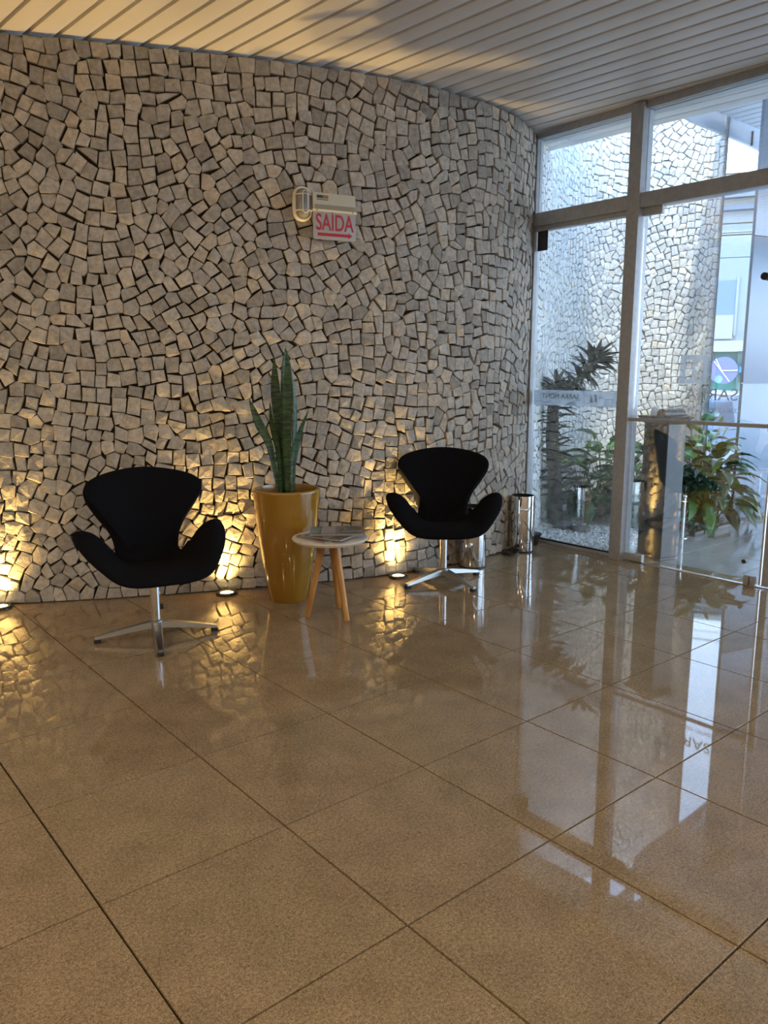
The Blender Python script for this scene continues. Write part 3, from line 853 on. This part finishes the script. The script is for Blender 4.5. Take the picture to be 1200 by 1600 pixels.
def blade(path, wid, twist, matl, cup=.35, n=14):
    """path: control points (local metres), wid(t) half width"""
    P = [Vector(p) for p in path]; v, f = [], []
    for i in range(n + 1):
        t = i / n; u = t * (len(P) - 1); k = min(int(u), len(P) - 2); fr = u - k
        a, b = P[max(k - 1, 0)], P[k]; c, d = P[k + 1], P[min(k + 2, len(P) - 1)]
        p = .5 * (2 * b + (c - a) * fr + (2 * a - 5 * b + 4 * c - d) * fr * fr + (3 * b - a - 3 * c + d) * fr ** 3)
        tw = twist[0] + (twist[1] - twist[0]) * t
        side = Vector(rgt) * math.cos(tw) + Vector(pf) * math.sin(tw); nor = Vector(pf) * math.cos(tw) - Vector(rgt) * math.sin(tw)
        w = wid(t)
        for q, th in ((-1, 0), (-.5, 0), (0, 0), (.5, 0), (1, 0)):
            v.append(p + side * (q * w) - nor * (cup * w * (q * q - .0)))
        for q in (1, .5, 0, -.5, -1):
            v.append(p + side * (q * w) - nor * (cup * w * (q * q)) + nor * (.0026 * (1.15 - abs(q)) + .0004))
    m = 10
    for i in range(n):
        for q in range(m):
            q2 = (q + 1) % m
            f.append((i * m + q, i * m + q2, (i + 1) * m + q2, (i + 1) * m + q))
    f.append(tuple(range(m))[::-1]); f.append(tuple(n * m + q for q in range(m)))
    return mesh('leaf', v, f, matl, True)
def wfun(w0, w1, peak): 
    def g(t):
        if t < peak: return w0 + (w1 - w0) * smooth(0, peak, t)
        return max(w1 * (1 - ((t - peak) / (1 - peak)) ** 1.6), .0006)
    return g
base_x, base_y = 450, 766
def leaf_px(pts, w0, w1, peak, tw, depth=0.0):
    w0 *= 1.0; w1 *= 1.2
    path = []
    for (x, y) in pts:
        dx, dz = pxl(x - base_x, base_y - y)
        path.append(Vector(rgt) * dx + Vector(pf) * depth + Vector((0, 0, dz)))
    add('leaf', blade(path, wfun(w0, w1, peak), tw, M_snake), snake)
leaf_px([(440, 768), (427, 690), (412, 655), (397, 615)], .009, .022, .62, (.5, .2), -.02)
leaf_px([(444, 768), (443, 700), (436, 620), (434, 553)], .014, .0215, .70, (.1, -.1), .05)
leaf_px([(443, 768), (441, 700), (433, 655), (429, 620)], .012, .017, .6, (-.5, -.8), -.03)
leaf_px([(450, 768), (448, 690), (451, 600), (453, 538)], .016, .023, .74, (.2, .5), .02)
leaf_px([(455, 768), (454, 690), (457, 610), (458, 552)], .014, .024, .66, (-.2, .1), -.045)
leaf_px([(460, 768), (461, 690), (464, 620), (459, 560)], .009, .017, .45, (1.0, 1.2), .03)
leaf_px([(459, 766), (462, 705), (472, 665), (487, 632)], .005, .019, .45, (.6, .9), .0)

# ------------------------------------------------------------------ side table and magazines
tx, ty, th_ = 2.37, 2.85, .805 * S
tbl = thing('side_table', 'small round side table with pale top and three oak legs', 'table', (tx * S, ty * S, 0))
R0 = .188
MB().lathe([(0, th_ - .017), (R0 - .012, th_ - .017), (R0 - .003, th_ - .009), (R0, th_ - .003), (R0 - .002, th_), (0, th_)], 64).build('tabletop', M_top, tbl, angle=30)
MB().lathe([(0, th_ - .032), (.085, th_ - .032), (.088, th_ - .018), (0, th_ - .018)], 32).build('top_mount', M_wood, tbl, angle=40)
for (bx, by) in ((2.15, 2.955), (2.375, 2.585), (2.585, 3.01)):
    d = Vector(((bx - tx) * S, (by - ty) * S, 0))
    a = d * .30
    MB().tube([(d.x, d.y, 0), (d.x * .98, d.y * .98, .006), (a.x, a.y, th_ - .018)], [.0115, .0135, .0195], 20).build('leg', M_wood, tbl, angle=40)
def cover_mat(name, c1, c2, c3):
    m = mat(name, c1, .25); N, L = m.node_tree.nodes, m.node_tree.links; b = N['Principled BSDF']
    tc = N.new('ShaderNodeTexCoord'); vo = N.new('ShaderNodeTexVoronoi'); vo.inputs['Scale'].default_value = 26; vo.feature = 'F1'; vo.distance = 'CHEBYCHEV'
    L.new(tc.outputs['Object'], vo.inputs['Vector'])
    cr = N.new('ShaderNodeValToRGB'); cr.color_ramp.interpolation = 'CONSTANT'; el = cr.color_ramp.elements; el.new(.5); el.new(.7)
    sp = N.new('ShaderNodeSeparateXYZ'); L.new(vo.outputs['Color'], sp.inputs[0]); L.new(sp.outputs[0], cr.inputs[0])
    for i, (p, c) in enumerate(((0, c1), (.35, c2), (.6, c3), (.85, tuple(q * .4 for q in c1)))): el[i].position = p; el[i].color = (*c, 1)
    L.new(cr.outputs[0], b.inputs['Base Color']); return m
M_paper = mat('magazine_pages', (.30, .27, .24), .7)
def magazine(label, x, y, z, rz, w, h, th, cm):
    o = thing('magazine', label, 'magazine', (x * S, y * S, z), rz, 'magazines on the side table')
    MB().box(-w / 2, w / 2, -h / 2, h / 2, .0007, th - .0007).build('pages', M_paper, o)
    MB().box(-w / 2, w / 2, -h / 2, h / 2, th - .0007, th).box(-w / 2, w / 2, -h / 2, h / 2, 0, .0007).box(-w / 2 - .0006, -w / 2, -h / 2, h / 2, 0, th).build('cover', cm, o)
    return o
cmA = cover_mat('dark_cover', (.03, .03, .035), (.12, .10, .09), (.06, .05, .05))
cmB = cover_mat('photo_cover', (.05, .05, .05), (.08, .08, .08), (.05, .05, .055))
cmC = cover_mat('brown_cover', (.07, .04, .03), (.16, .13, .11), (.03, .03, .04))
az = YAW - PI / 2
magazine('dark magazine at the bottom of the stack, its corner sticking out to the left', 2.39, 2.87, th_ + .0004, az - .75, .205, .27, .009, cmA)
magazine('brown magazine in the middle of the stack, between the other two', 2.43, 2.82, th_ + .0098, az - .50, .205, .26, .008, cmC)
mz = magazine('open-faced magazine with a grey picture cover on top of the stack', 2.47, 2.86, th_ + .0182, az + .04, .270, .195, .010, cmB)
MB().box(-.130, -.085, -.085, .075, .0100, .0104).build('cover_photo', mat('teal_photo', (.10, .17, .18), .3), mz)
MB().box(-.080, -.010, -.095, .095, .0100, .0104).build('cover_photo', mat('pale_page', (.24, .23, .23), .3), mz)
MB().box(.020, .125, -.060, -.020, .0100, .0104).build('cover_photo', mat('grey_print', (.14, .14, .14), .3), mz)

# ------------------------------------------------------------------ steel bins
def bin_(label, x, y, loc_r=.083, h=.385, lab=None):
    t = thing('waste_bin', label, 'bin', (x * S, y * S, 0), group='round steel bins by the glass')
    MB().lathe([(loc_r - .001, .006), (loc_r, .010), (loc_r, h - .004), (loc_r - .001, h), (loc_r - .006, h), (loc_r - .006, h - .006)], 56).build('bin_body', M_chrome, t, angle=50)
    MB().lathe([(loc_r - .0062, h - .004), (loc_r - .007, .02), (0, .015)], 40).build('liner', M_rubber, t, smooth=True)
    MB().lathe([(0, 0), (loc_r + .003, 0), (loc_r + .003, .010), (loc_r - .002, .012), (0, .012)], 48).build('base_ring', M_black, t, angle=40)
    return t
bA = bin_('polished steel bin with perforations next to the glass front', 6.08, 3.53)
# punched dots on the first bin
a0 = math.atan2(-3.293 - 3.53, -2.041 - 6.08)
mb = MB()
for i in range(9):
    for j in range(2):
        an = a0 + .12 + i * .085 + j * .05; z = .225 - i * .010 - j * .008 - (max(i - 4, 0)) * .004
        r = .0832
        p = Vector((r * math.cos(an), r * math.sin(an), z)); d = Vector((math.cos(an), math.sin(an), 0))
        mb.tube([p - d * .001, p + d * .0006], .0030, 8)
mb.build('perforation', M_rubber, bA)
bB = bin_('polished steel bin standing behind the right chair', 4.93, 3.35)
# label band on the second bin, on the side turned to the glass
v, f = [], []
for k in range(9):
    an = math.radians(-62 + k * 10.5)
    for z in (.205, .235):
        for r in (.0834, .0842): v.append((r * math.cos(an), r * math.sin(an), z))
for k in range(8):
    a, b = 4 * k, 4 * k + 4
    f += [(a + 1, b + 1, b + 3, a + 3), (a, a + 2, b + 2, b), (a, b, b + 1, a + 1), (a + 2, a + 3, b + 3, b + 2)]
add('bin_label', mesh('bin_label', v, f, mat('label_white', (.7, .7, .68), .5)), bB)
for k, ch in enumerate('LIXEIRA'):
    an = math.radians(-50 + k * 10.2)
    M = Matrix.Rotation(an, 4, 'Z') @ Matrix.Translation((.0845, 0, .2195)) @ Matrix.Rotation(PI / 2, 4, 'Z') @ Matrix.Rotation(PI / 2, 4, 'X')
    text('lettering', ch, .024, M_print_dark, bB, M, .9, .0003)

# small black tapered box at the foot of the glass
bx = thing('black_box', 'small black tapered box on the floor at the corner of wall and glass', 'box', (6.48 * S, 3.70 * S, 0), math.radians(0))
v = []
for (w, d, z) in ((.034, .036, 0), (.040, .045, .05), (.050, .058, .075), (.050, .058, .083)): v += [(-w, -d, z), (w, -d, z), (w, d, z), (-w, d, z)]
f = [(3, 2, 1, 0), (12, 13, 14, 15)]
for i in range(3):
    for k in range(4):
        k2 = (k + 1) % 4; f.append((4 * i + k, 4 * i + k2, 4 * i + 4 + k2, 4 * i + 4 + k))
add('box_body', mesh('box_body', v, f, M_rubber), bx)
MB().box(-.047, .047, -.055, .055, .083, .0875, .002).build('lid', M_black, bx, angle=40)

# ------------------------------------------------------------------ floor uplights
def uplight(label, x, y, lit=True, nx=0, ny=1):
    t = thing('floor_uplight', label, 'lamp', (x * S, y * S, 0), group='round uplights set along the foot of the stone wall')
    MB().lathe([(.036, .004), (.038, .012), (.046, .016), (.055, .013), (.060, .004), (.060, 0), (.036, 0)], 44).build('bezel', M_black, t, angle=40)
    MB().lathe([(0, .0095), (.034, .0095), (.037, .006)], 36).build('lens', M_lamp if lit else M_lamp_off, t, smooth=True)
    if lit:
        for (en, size, blend, tl, rad) in ((UP_NARROW, 52, .55, .02, .012), (UP_WIDE, 112, .95, .12, .02)):
            l = bpy.data.lights.new('uplight_beam', 'SPOT'); l.energy = en; l.color = WARM; l.spot_size = math.radians(size); l.spot_blend = blend
            l.shadow_soft_size = rad
            o = bpy.data.objects.new('uplight_beam', l); COL.objects.link(o); o.parent = t; o.location = (0, 0, .03)
            o.rotation_euler = Vector((nx * tl, ny * tl, 1)).to_track_quat('-Z', 'Y').to_euler()
    return t
uplight('lit uplight at the far left edge of the picture', -.13, 5.24)
uplight('lit uplight beside the left chair, between chair and planter', 1.93, 4.20)
uplight('lit uplight in front of the right chair, beside the side table', 3.86, 3.54)
off_l = uplight('unlit black uplight next to the perforated bin', 5.80, 3.47, False)
pts = [(5.86 * S, 3.50 * S, .006), (5.885 * S, 3.505 * S, .03), (5.91 * S, 3.50 * S, .045), (5.93 * S, 3.48 * S, .03), (5.935 * S, 3.46 * S, .006)]
MB().tube([(p[0] - 5.80 * S, p[1] - 3.47 * S, p[2]) for p in pts], .004, 10).build('cable_loop', M_rubber, off_l, smooth=True)
uplight('lit uplight left of the frame', -2.15, 6.30)

# ------------------------------------------------------------------ bulkhead lamp and exit sign on the wall
def wall_frame(x, y, tang_deg, z):
    a = math.radians(tang_deg)
    # local x = along the wall to the right, local y = into the wall, local z = up
    return (x * S, y * S, z * S), a
loc, a = wall_frame(2.855, 3.968, -19, 4.165)
bl = thing('bulkhead_lamp', 'oval white caged bulkhead lamp on the stone wall left of the exit sign', 'lamp', loc, a)
def oval(w, h, n=36, p=2.0):
    out = []
    for k in range(n):
        q = 2 * PI * k / n; r = w
        x = w * math.copysign(abs(math.cos(q)) ** .95, math.cos(q)); z = w * math.sin(q)
        out.append((x, z + math.copysign(h - w, math.sin(q)) * min(abs(math.sin(q)) * 3, 1)))
    return out
def ring(secs, name, m, parent, cap0=False, cap1=False):
    v, f = [], []; n = None
    for (w, h, y) in secs:
        o = oval(w, h); n = len(o); v += [(x, y, z) for x, z in o]
    for i in range(len(secs) - 1):
        for k in range(n):
            k2 = (k + 1) % n; f.append((i * n + k, i * n + k2, (i + 1) * n + k2, (i + 1) * n + k))
    if cap1: f.append(tuple((len(secs) - 1) * n + k for k in range(n)))
    return add(name, mesh(name, v, f, m, True), parent)
HW, HH = .050, .088
ring([(HW, HH, .01), (HW, HH, -.022), (HW - .003, HH - .003, -.030), (HW - .012, HH - .012, -.033), (HW - .014, HH - .014, -.024)], 'rim', M_white, bl)
M_bl = mat('ribbed_lamp_glass', (.26, .26, .26), .08)
ring([(HW - .013, HH - .013, -.022), (HW - .017, HH - .017, -.050), (HW - .028, HH - .028, -.068), (.004, .03, -.072)], 'lamp_glass', M_bl, bl, cap1=True)
for z in (-.040, .040):
    MB().tube([(-HW + .006, -.030, z), (-HW + .016, -.064, z), (0, -.082, z), (HW - .016, -.064, z), (HW - .006, -.030, z)], .0028, 8).build('cage_bar', M_white, bl, smooth=True)
o = oval(.014, .055)
MB().tube([(x, -.082, z) for x, z in o] + [(o[0][0], -.082, o[0][1])], .0028, 8).build('cage_ring', M_white, bl, smooth=True)

loc, a = wall_frame(3.163, 3.874, -17, 4.06)
sg = thing('exit_sign', 'white emergency light box with a hanging plate reading SAÍDA in red', 'sign', loc, a + .05)
w2 = .122
MB().box(-w2, w2, -.060, .02, .022, .108, .004).build('lamp_housing', mat('cream_plastic', (.58, .54, .40), .4), sg, angle=40)
MB().box(-w2 + .010, w2 - .004, -.0625, -.058, .024, .048).build('diffuser', mat('dull_diffuser', (.34, .29, .20), .3), sg)
MB().box(-w2 - .004, w2 + .006, -.066, -.050, .012, .024, .002).build('plate_rail', mat('cream_bright', (.85, .76, .52), .3), sg, angle=40)
pt = MB().box(-w2, w2, -.060, -.056, -.128, .014, .001).build('plate', M_sign, sg, angle=40)
def onplate(x, z): return Matrix.Translation((x, -.0606, z)) @ Matrix.Rotation(PI / 2, 4, 'X')
text('lettering', 'SAÍDA', .118, M_red, pt, onplate(.0, -.044), .66, .0006, bold=.0012)
mb = MB(); mb.box(-.098, .078, -.0615, -.0603, -.110, -.094)
mb.raw([(.078, -.0603, -.117), (.078, -.0603, -.087), (.102, -.0603, -.102), (.078, -.0615, -.117), (.078, -.0615, -.087), (.102, -.0615, -.102)], [(0, 1, 2), (5, 4, 3), (0, 3, 4, 1), (1, 4, 5, 2), (2, 5, 3, 0)])
mb.build('arrow', M_red, pt)
lb = MB().box(-.100, -.036, -.0612, -.0600, .080, .095).build('maker_label', M_print_dark, sg)
MB().box(-.066, -.038, -.0618, -.0612, .082, .093).build('label_patch', mat('orange_print', (.45, .16, .05), .5), lb)
MB().box(-.100, -.036, -.0610, -.0600, .071, .0745).build('label_line', M_print_dark, sg)
MB().tube([(-w2 + .02, -.066, .018), (-w2 + .02, -.068, .018)], .003, 12).build('screw', M_print_dark, sg)
MB().tube([(w2 - .02, -.066, .018), (w2 - .02, -.068, .018)], .003, 12).build('screw', M_print_dark, sg)

# ------------------------------------------------------------------ totem outside the door
tt = thing('totem', 'dark grey rectangular pedestal with flared cap just outside the glass door', 'pedestal', (7.19 * S, 2.14 * S, 0), math.radians(-13))
Wt, Dt, Ht = .100, .078, .93
MB().box(-Dt, Dt, -Wt, Wt, .018, Ht - .05, .002).build('post', M_totem, tt, angle=40)
MB().box(-Dt + .003, Dt - .003, -Wt - .004, -Wt + .001, .02, Ht - .05).build('lit_side', M_totem_side, tt)  # lighter sheet puts the reflection on this face into its colour
MB().box(-Dt - .012, Dt + .012, -Wt - .014, Wt + .012, 0, .018, .003).build('foot_plate', M_totem_side, tt, angle=40)
v = []
for (d, w, z) in ((Dt, Wt, Ht - .05), (Dt + .012, Wt + .012, Ht - .030), (Dt + .022, Wt + .040, Ht - .010), (Dt + .024, Wt + .044, Ht)): v += [(-d, -w, z), (d, -w, z), (d, w, z), (-d, w, z)]
f = [(3, 2, 1, 0), (12, 13, 14, 15)]
for i in range(3):
    for k in range(4):
        k2 = (k + 1) % 4; f.append((4 * i + k, 4 * i + k2, 4 * i + 4 + k2, 4 * i + 4 + k))
add('cap', mesh('cap', v, f, M_totem), tt)
MB().tube([(-.085, -.045, Ht + .012), (.090, -.045, Ht + .012)], .036, 28).build('roll', M_totem, tt, angle=40)
MB().lathe([(.038, Ht), (.037, Ht + .022), (.030, Ht + .044), (.016, Ht + .058), (0, Ht + .062)], 32, c=(-.03, .052)).build('white_dome', M_white, tt, smooth=True)

# grey rocks in the gravel
def rock(label, x, y, sx, sy, sz, seed):
    r = random.Random(seed); v, f = [], []; n = 10; rings = 5
    for i in range(rings + 1):
        ph = (i / rings) * PI / 2
        for k in range(n):
            q = 2 * PI * k / n; rr = math.cos(ph) ** .7 * r.uniform(.85, 1.12) if i < rings else .02
            v.append((sx * rr * math.cos(q), sy * rr * math.sin(q), sz * math.sin(ph) * r.uniform(.9, 1.05)))
    for i in range(rings):
        for k in range(n):
            k2 = (k + 1) % n; f.append((i * n + k, i * n + k2, (i + 1) * n + k2, (i + 1) * n + k))
    f.append(tuple(range(n))[::-1]); f.append(tuple(rings * n + k for k in range(n)))
    o = add('rock', mesh('rock', v, f, noisy(mat('grey_rock', (.13, .12, .11), .9), (.10, .09, .085), (.17, .16, .15), 12)), None, (x * S, y * S, -.005), r.uniform(0, 3))
    return tag(o, label, 'rock')
rock('low grey rock in the white gravel, the left one of two', 7.72, 4.08, .085, .07, .075, 1)
rock('flat grey rock in the white gravel, the right one of two', 7.75, 3.78, .09, .075, .06, 2)

# ------------------------------------------------------------------ spiky plant in the gravel bed
def strip_leaf(L, w, bend, n=5, fold=.25, mtl=None, name='leaf'):
    """leaf along +x, bending down in z; thin closed blade"""
    v, f = [], []
    x = z = 0.0; ang = 0.0
    for i in range(n + 1):
        t = i / n
        ww = w * (math.sin(PI * min(t * .9 + .12, 1)) ** .8) if t < 1 else w * .03
        v += [(x, -ww, z + fold * ww), (x, 0, z), (x, ww, z + fold * ww), (x, 0, z - .0015)]
        ang += bend / n; x += L / n * math.cos(ang); z -= L / n * math.sin(ang)
    for i in range(n):
        for k in range(4):
            k2 = (k + 1) % 4; f.append((4 * i + k, 4 * i + 4 + k, 4 * i + 4 + k2, 4 * i + k2))
    f.append((0, 1, 2, 3)); e = 4 * n; f.append((e + 3, e + 2, e + 1, e))
    return mesh(name, v, f, mtl, True)
spk = thing('spiky_plant', 'tall spiky-leaved plant, coloured as a dark backlit silhouette, with a bent trunk in the gravel bed', 'plant', (7.94 * S, 4.40 * S, 0))
def spath(P, rads, name='stem'): return MB().tube(P, rads, 10).build(name, M_trunk, spk, smooth=True)
main = [(0, 0, 0), (-.05, -.01, .42), (-.11, -.02, .72), (-.15, -.05, 1.02), (-.14, -.07, 1.12)]
br1 = [(-.14, -.06, 1.02), (-.10, -.16, 1.10), (-.09, -.28, 1.20), (-.085, -.38, 1.30)]
br2 = [(-.13, -.02, .95), (-.16, .05, 1.05), (-.17, .06, 1.14)]
spath(main, [.06, .055, .05, .04, .02]); spath(br1, [.022, .02, .018, .012]); spath(br2, [.02, .016, .012])
sl = [strip_leaf(L, .019, b, 4, .3, M_leaf_spiky) for (L, b) in ((.17, .5), (.19, .8), (.15, .3))]
rr = random.Random(8)
def put_leaf(me, parent, p, d, roll=0.0, sc=1.0, name='leaf'):
    d = Vector(d).normalized(); up = Vector((0, 0, 1))
    y = up.cross(d);
    if y.length < .05: y = Vector((0, 1, 0))
    y.normalize(); z = d.cross(y).normalized()
    R = Matrix((d, y, z)).transposed().to_4x4()
    o = bpy.data.objects.new(name, me); COL.objects.link(o); o.parent = parent
    o.matrix_local = Matrix.Translation(p) @ R @ Matrix.Rotation(roll, 4, 'X') @ Matrix.Scale(sc, 4)
    return o
def along(P, t):
    u = t * (len(P) - 1); k = min(int(u), len(P) - 2); return Vector(P[k]).lerp(Vector(P[k + 1]), u - k), (Vector(P[k + 1]) - Vector(P[k])).normalized()
def dress(P, n, t0, t1, sc0, sc1):
    for i in range(n):
        t = t0 + (t1 - t0) * i / n; p, d = along(P, t)
        a = i * 2.399 + rr.uniform(-.2, .2); e = rr.uniform(.1, .8) if t < .93 else rr.uniform(.5, 1.3)
        s1 = d.cross(Vector((.3, .9, .2))).normalized(); s2 = d.cross(s1)
        dr = (s1 * math.cos(a) + s2 * math.sin(a)) * math.cos(e) + d * math.sin(e)
        put_leaf(rr.choice(sl), spk, p, dr, rr.uniform(-.6, .6), rr.uniform(.85, 1.15) * (sc0 + (sc1 - sc0) * t))
dress(main, 160, .12, 1, 1.15, .95); dress(br1, 80, .1, 1, .75, 1.05); dress(br2, 30, .3, 1, .7, .7)
dress(br1, 26, .92, 1, 1.0, 1.05)

# ------------------------------------------------------------------ broad-leaved plants
def broad_leaf(L, w, bend, mtl, n=6):
    v, f = [], []; x = z = 0.0; ang = -.2
    for i in range(n + 1):
        t = i / n; ww = w * (math.sin(PI * t ** .75) ** .75 if 0 < t < 1 else .02)
        v += [(x, -ww, z + .22 * ww), (x, -ww * .5, z + .05 * ww), (x, 0, z - .002), (x, ww * .5, z + .05 * ww), (x, ww, z + .22 * ww), (x, 0, z - .004)]
        ang += bend / n; x += L / n * math.cos(ang); z -= L / n * math.sin(ang)
    m = 6
    for i in range(n):
        for k in range(m):
            k2 = (k + 1) % m; f.append((m * i + k, m * i + m + k, m * i + m + k2, m * i + k2))
    return mesh('leaf', v, f, mtl, True)
LV = {}
for key, m in (('dark', M_leaf_dark), ('mid', M_leaf_mid), ('lime', M_leaf_lime)):
    LV[key] = [broad_leaf(.20, .042, 1.1, m), broad_leaf(.17, .045, .8, m), broad_leaf(.24, .036, 1.5, m)]
def lily(label, x, y, h, n, mix, seed, spathes=0, spread=.16, group='leafy plants in the court bed', droop=0.0, sc=1.0):
    r = random.Random(seed)
    t = thing('leafy_plant', label, 'plant', (x * S, y * S, -.01), group=group)
    for i in range(n):
        a = i * 2.399 + r.uniform(-.3, .3); q = (i + .5) / n
        rad = spread * (.25 + .9 * q); zz = h * (1.0 - .70 * q) * r.uniform(.85, 1.1)
        tip = Vector((rad * math.cos(a), rad * math.sin(a), zz))
        st = MB().tube([(0, 0, 0), (tip.x * .35, tip.y * .35, zz * .6), tip], [.004, .0035, .002], 5).build('stalk', M_stalk, t, smooth=True)
        k = r.choices(['dark', 'mid', 'lime'], mix)[0]
        put_leaf(r.choice(LV[k]), st, tip, (math.cos(a), math.sin(a), .9 - 1.3 * q - droop), r.uniform(-.5, .5), r.uniform(.8, 1.15) * sc * 1.2)
    for i in range(spathes):
        a = r.uniform(0, 6.28); tip = Vector((.10 * math.cos(a), .10 * math.sin(a), h * r.uniform(1.0, 1.2)))
        st = MB().tube([(0, 0, 0), (tip.x * .5, tip.y * .5, tip.z * .6), tip], [.003, .0025, .002], 5).build('stalk', M_stalk, t, smooth=True)
        put_leaf(broad_leaf(.09, .024, .3, M_leaf_lime), st, tip, (math.cos(a) * .5, math.sin(a) * .5, 1), 0, 1)
    return t
spec_ = [('leafy plant at the right end of the bed with long leaves arching to the cladding', 9.55, 2.72, .52, 26, (7, 2, 0), 0, .26, .15),
         ('dense dark leafy plant in front of the bed beside the pedestal', 9.35, 3.05, .50, 26, (7, 2, 0), 0, .22, .1),
         ('leafy plant behind the pedestal with fresh green leaves', 9.45, 3.50, .52, 22, (4, 4, 1), 1, .20, 0),
         ('tall leafy plant with lime green upper leaves below the street view', 10.0, 3.00, .70, 24, (3, 4, 3), 2, .20, 0),
         ('leafy plant at the back of the bed by the end of the stone wall', 10.3, 3.35, .72, 20, (3, 4, 2), 1, .20, 0),
         ('leafy plant hidden low behind the mullion', 9.3, 3.95, .48, 20, (4, 4, 1), 0, .20, 0),
         ('pale green leafy plant seen through the left pane, nearest the mullion', 8.9, 4.22, .66, 18, (2, 5, 3), 2, .18, 0),
         ('leafy plant seen through the left pane with thin spreading leaves', 8.75, 4.55, .55, 18, (3, 5, 2), 1, .20, .1),
         ('bushy leafy plant in the gravel in front of the left pane plants', 8.55, 4.15, .42, 22, (5, 4, 0), 0, .2, .1),
         ('upright leafy plant between the pedestal and the wall of the cladding', 9.75, 2.70, .60, 22, (6, 3, 1), 1, .18, .0),
         ('low leafy plant filling the back corner of the bed', 9.8, 4.1, .60, 18, (4, 4, 1), 0, .2, 0)]
for (lbl, x, y, h, n, mix, sp, spread, dr) in spec_:
    lily(lbl, x, y, h, int(n * 1.4), mix, int(x * 100 + y * 10), sp, spread, droop=dr, sc=1.05)
# low kerb around the bed
tag(MB().box(8.75 * S, 10.25 * S, 2.46 * S, 2.56 * S, -.01, .035, .006).build('bed_kerb', M_totem, angle=40), 'low dark kerb along the front of the leafy plant bed', 'kerb')
# slim grey post standing by the plants
po = thing('bollard', 'slim pale grey post in front of the plant bed', 'post', (8.55 * S, 2.55 * S, 0))
MB().tube([(0, 0, 0), (0, 0, .30)], .010, 16).build('post_shaft', M_silver, po, angle=40)
MB().lathe([(0, 0), (.035, 0), (.035, .006), (.010, .010)], 24).build('post_base', M_silver, po, angle=40)
MB().lathe([(.010, .30), (.016, .305), (.014, .318), (0, .322)], 20).build('post_cap', M_silver, po, smooth=True)

# ------------------------------------------------------------------ lobby lamps behind the camera
for k, (x, y) in enumerate(((-5.5, -1.5), (-5.5, -6.5), (-2.0, -6.5), (1.6, -6.5), (-5.5, 2.4))):
    t = thing('ceiling_lamp', 'square warm ceiling lamp behind the viewpoint', 'lamp', (x * S, y * S, H * S), group='ceiling lamps behind the viewpoint')
    MB().box(-.16, .16, -.16, .16, -.012, .004, .003).build('lamp_frame', M_white, t, angle=40)
    MB().box(-.14, .14, -.14, .14, -.0135, -.0125).build('diffuser', mat('warm_diffuser', (1, .9, .7), .5, emit=(1, .72, .42), estr=5), t)
    l = bpy.data.lights.new('lamp_glow', 'AREA'); l.shape = 'SQUARE'; l.size = .28; l.energy = LOBBY_W; l.color = (1.0, .78, .52)
    o = bpy.data.objects.new('lamp_glow', l); COL.objects.link(o); o.parent = t; o.location = (0, 0, -.016)
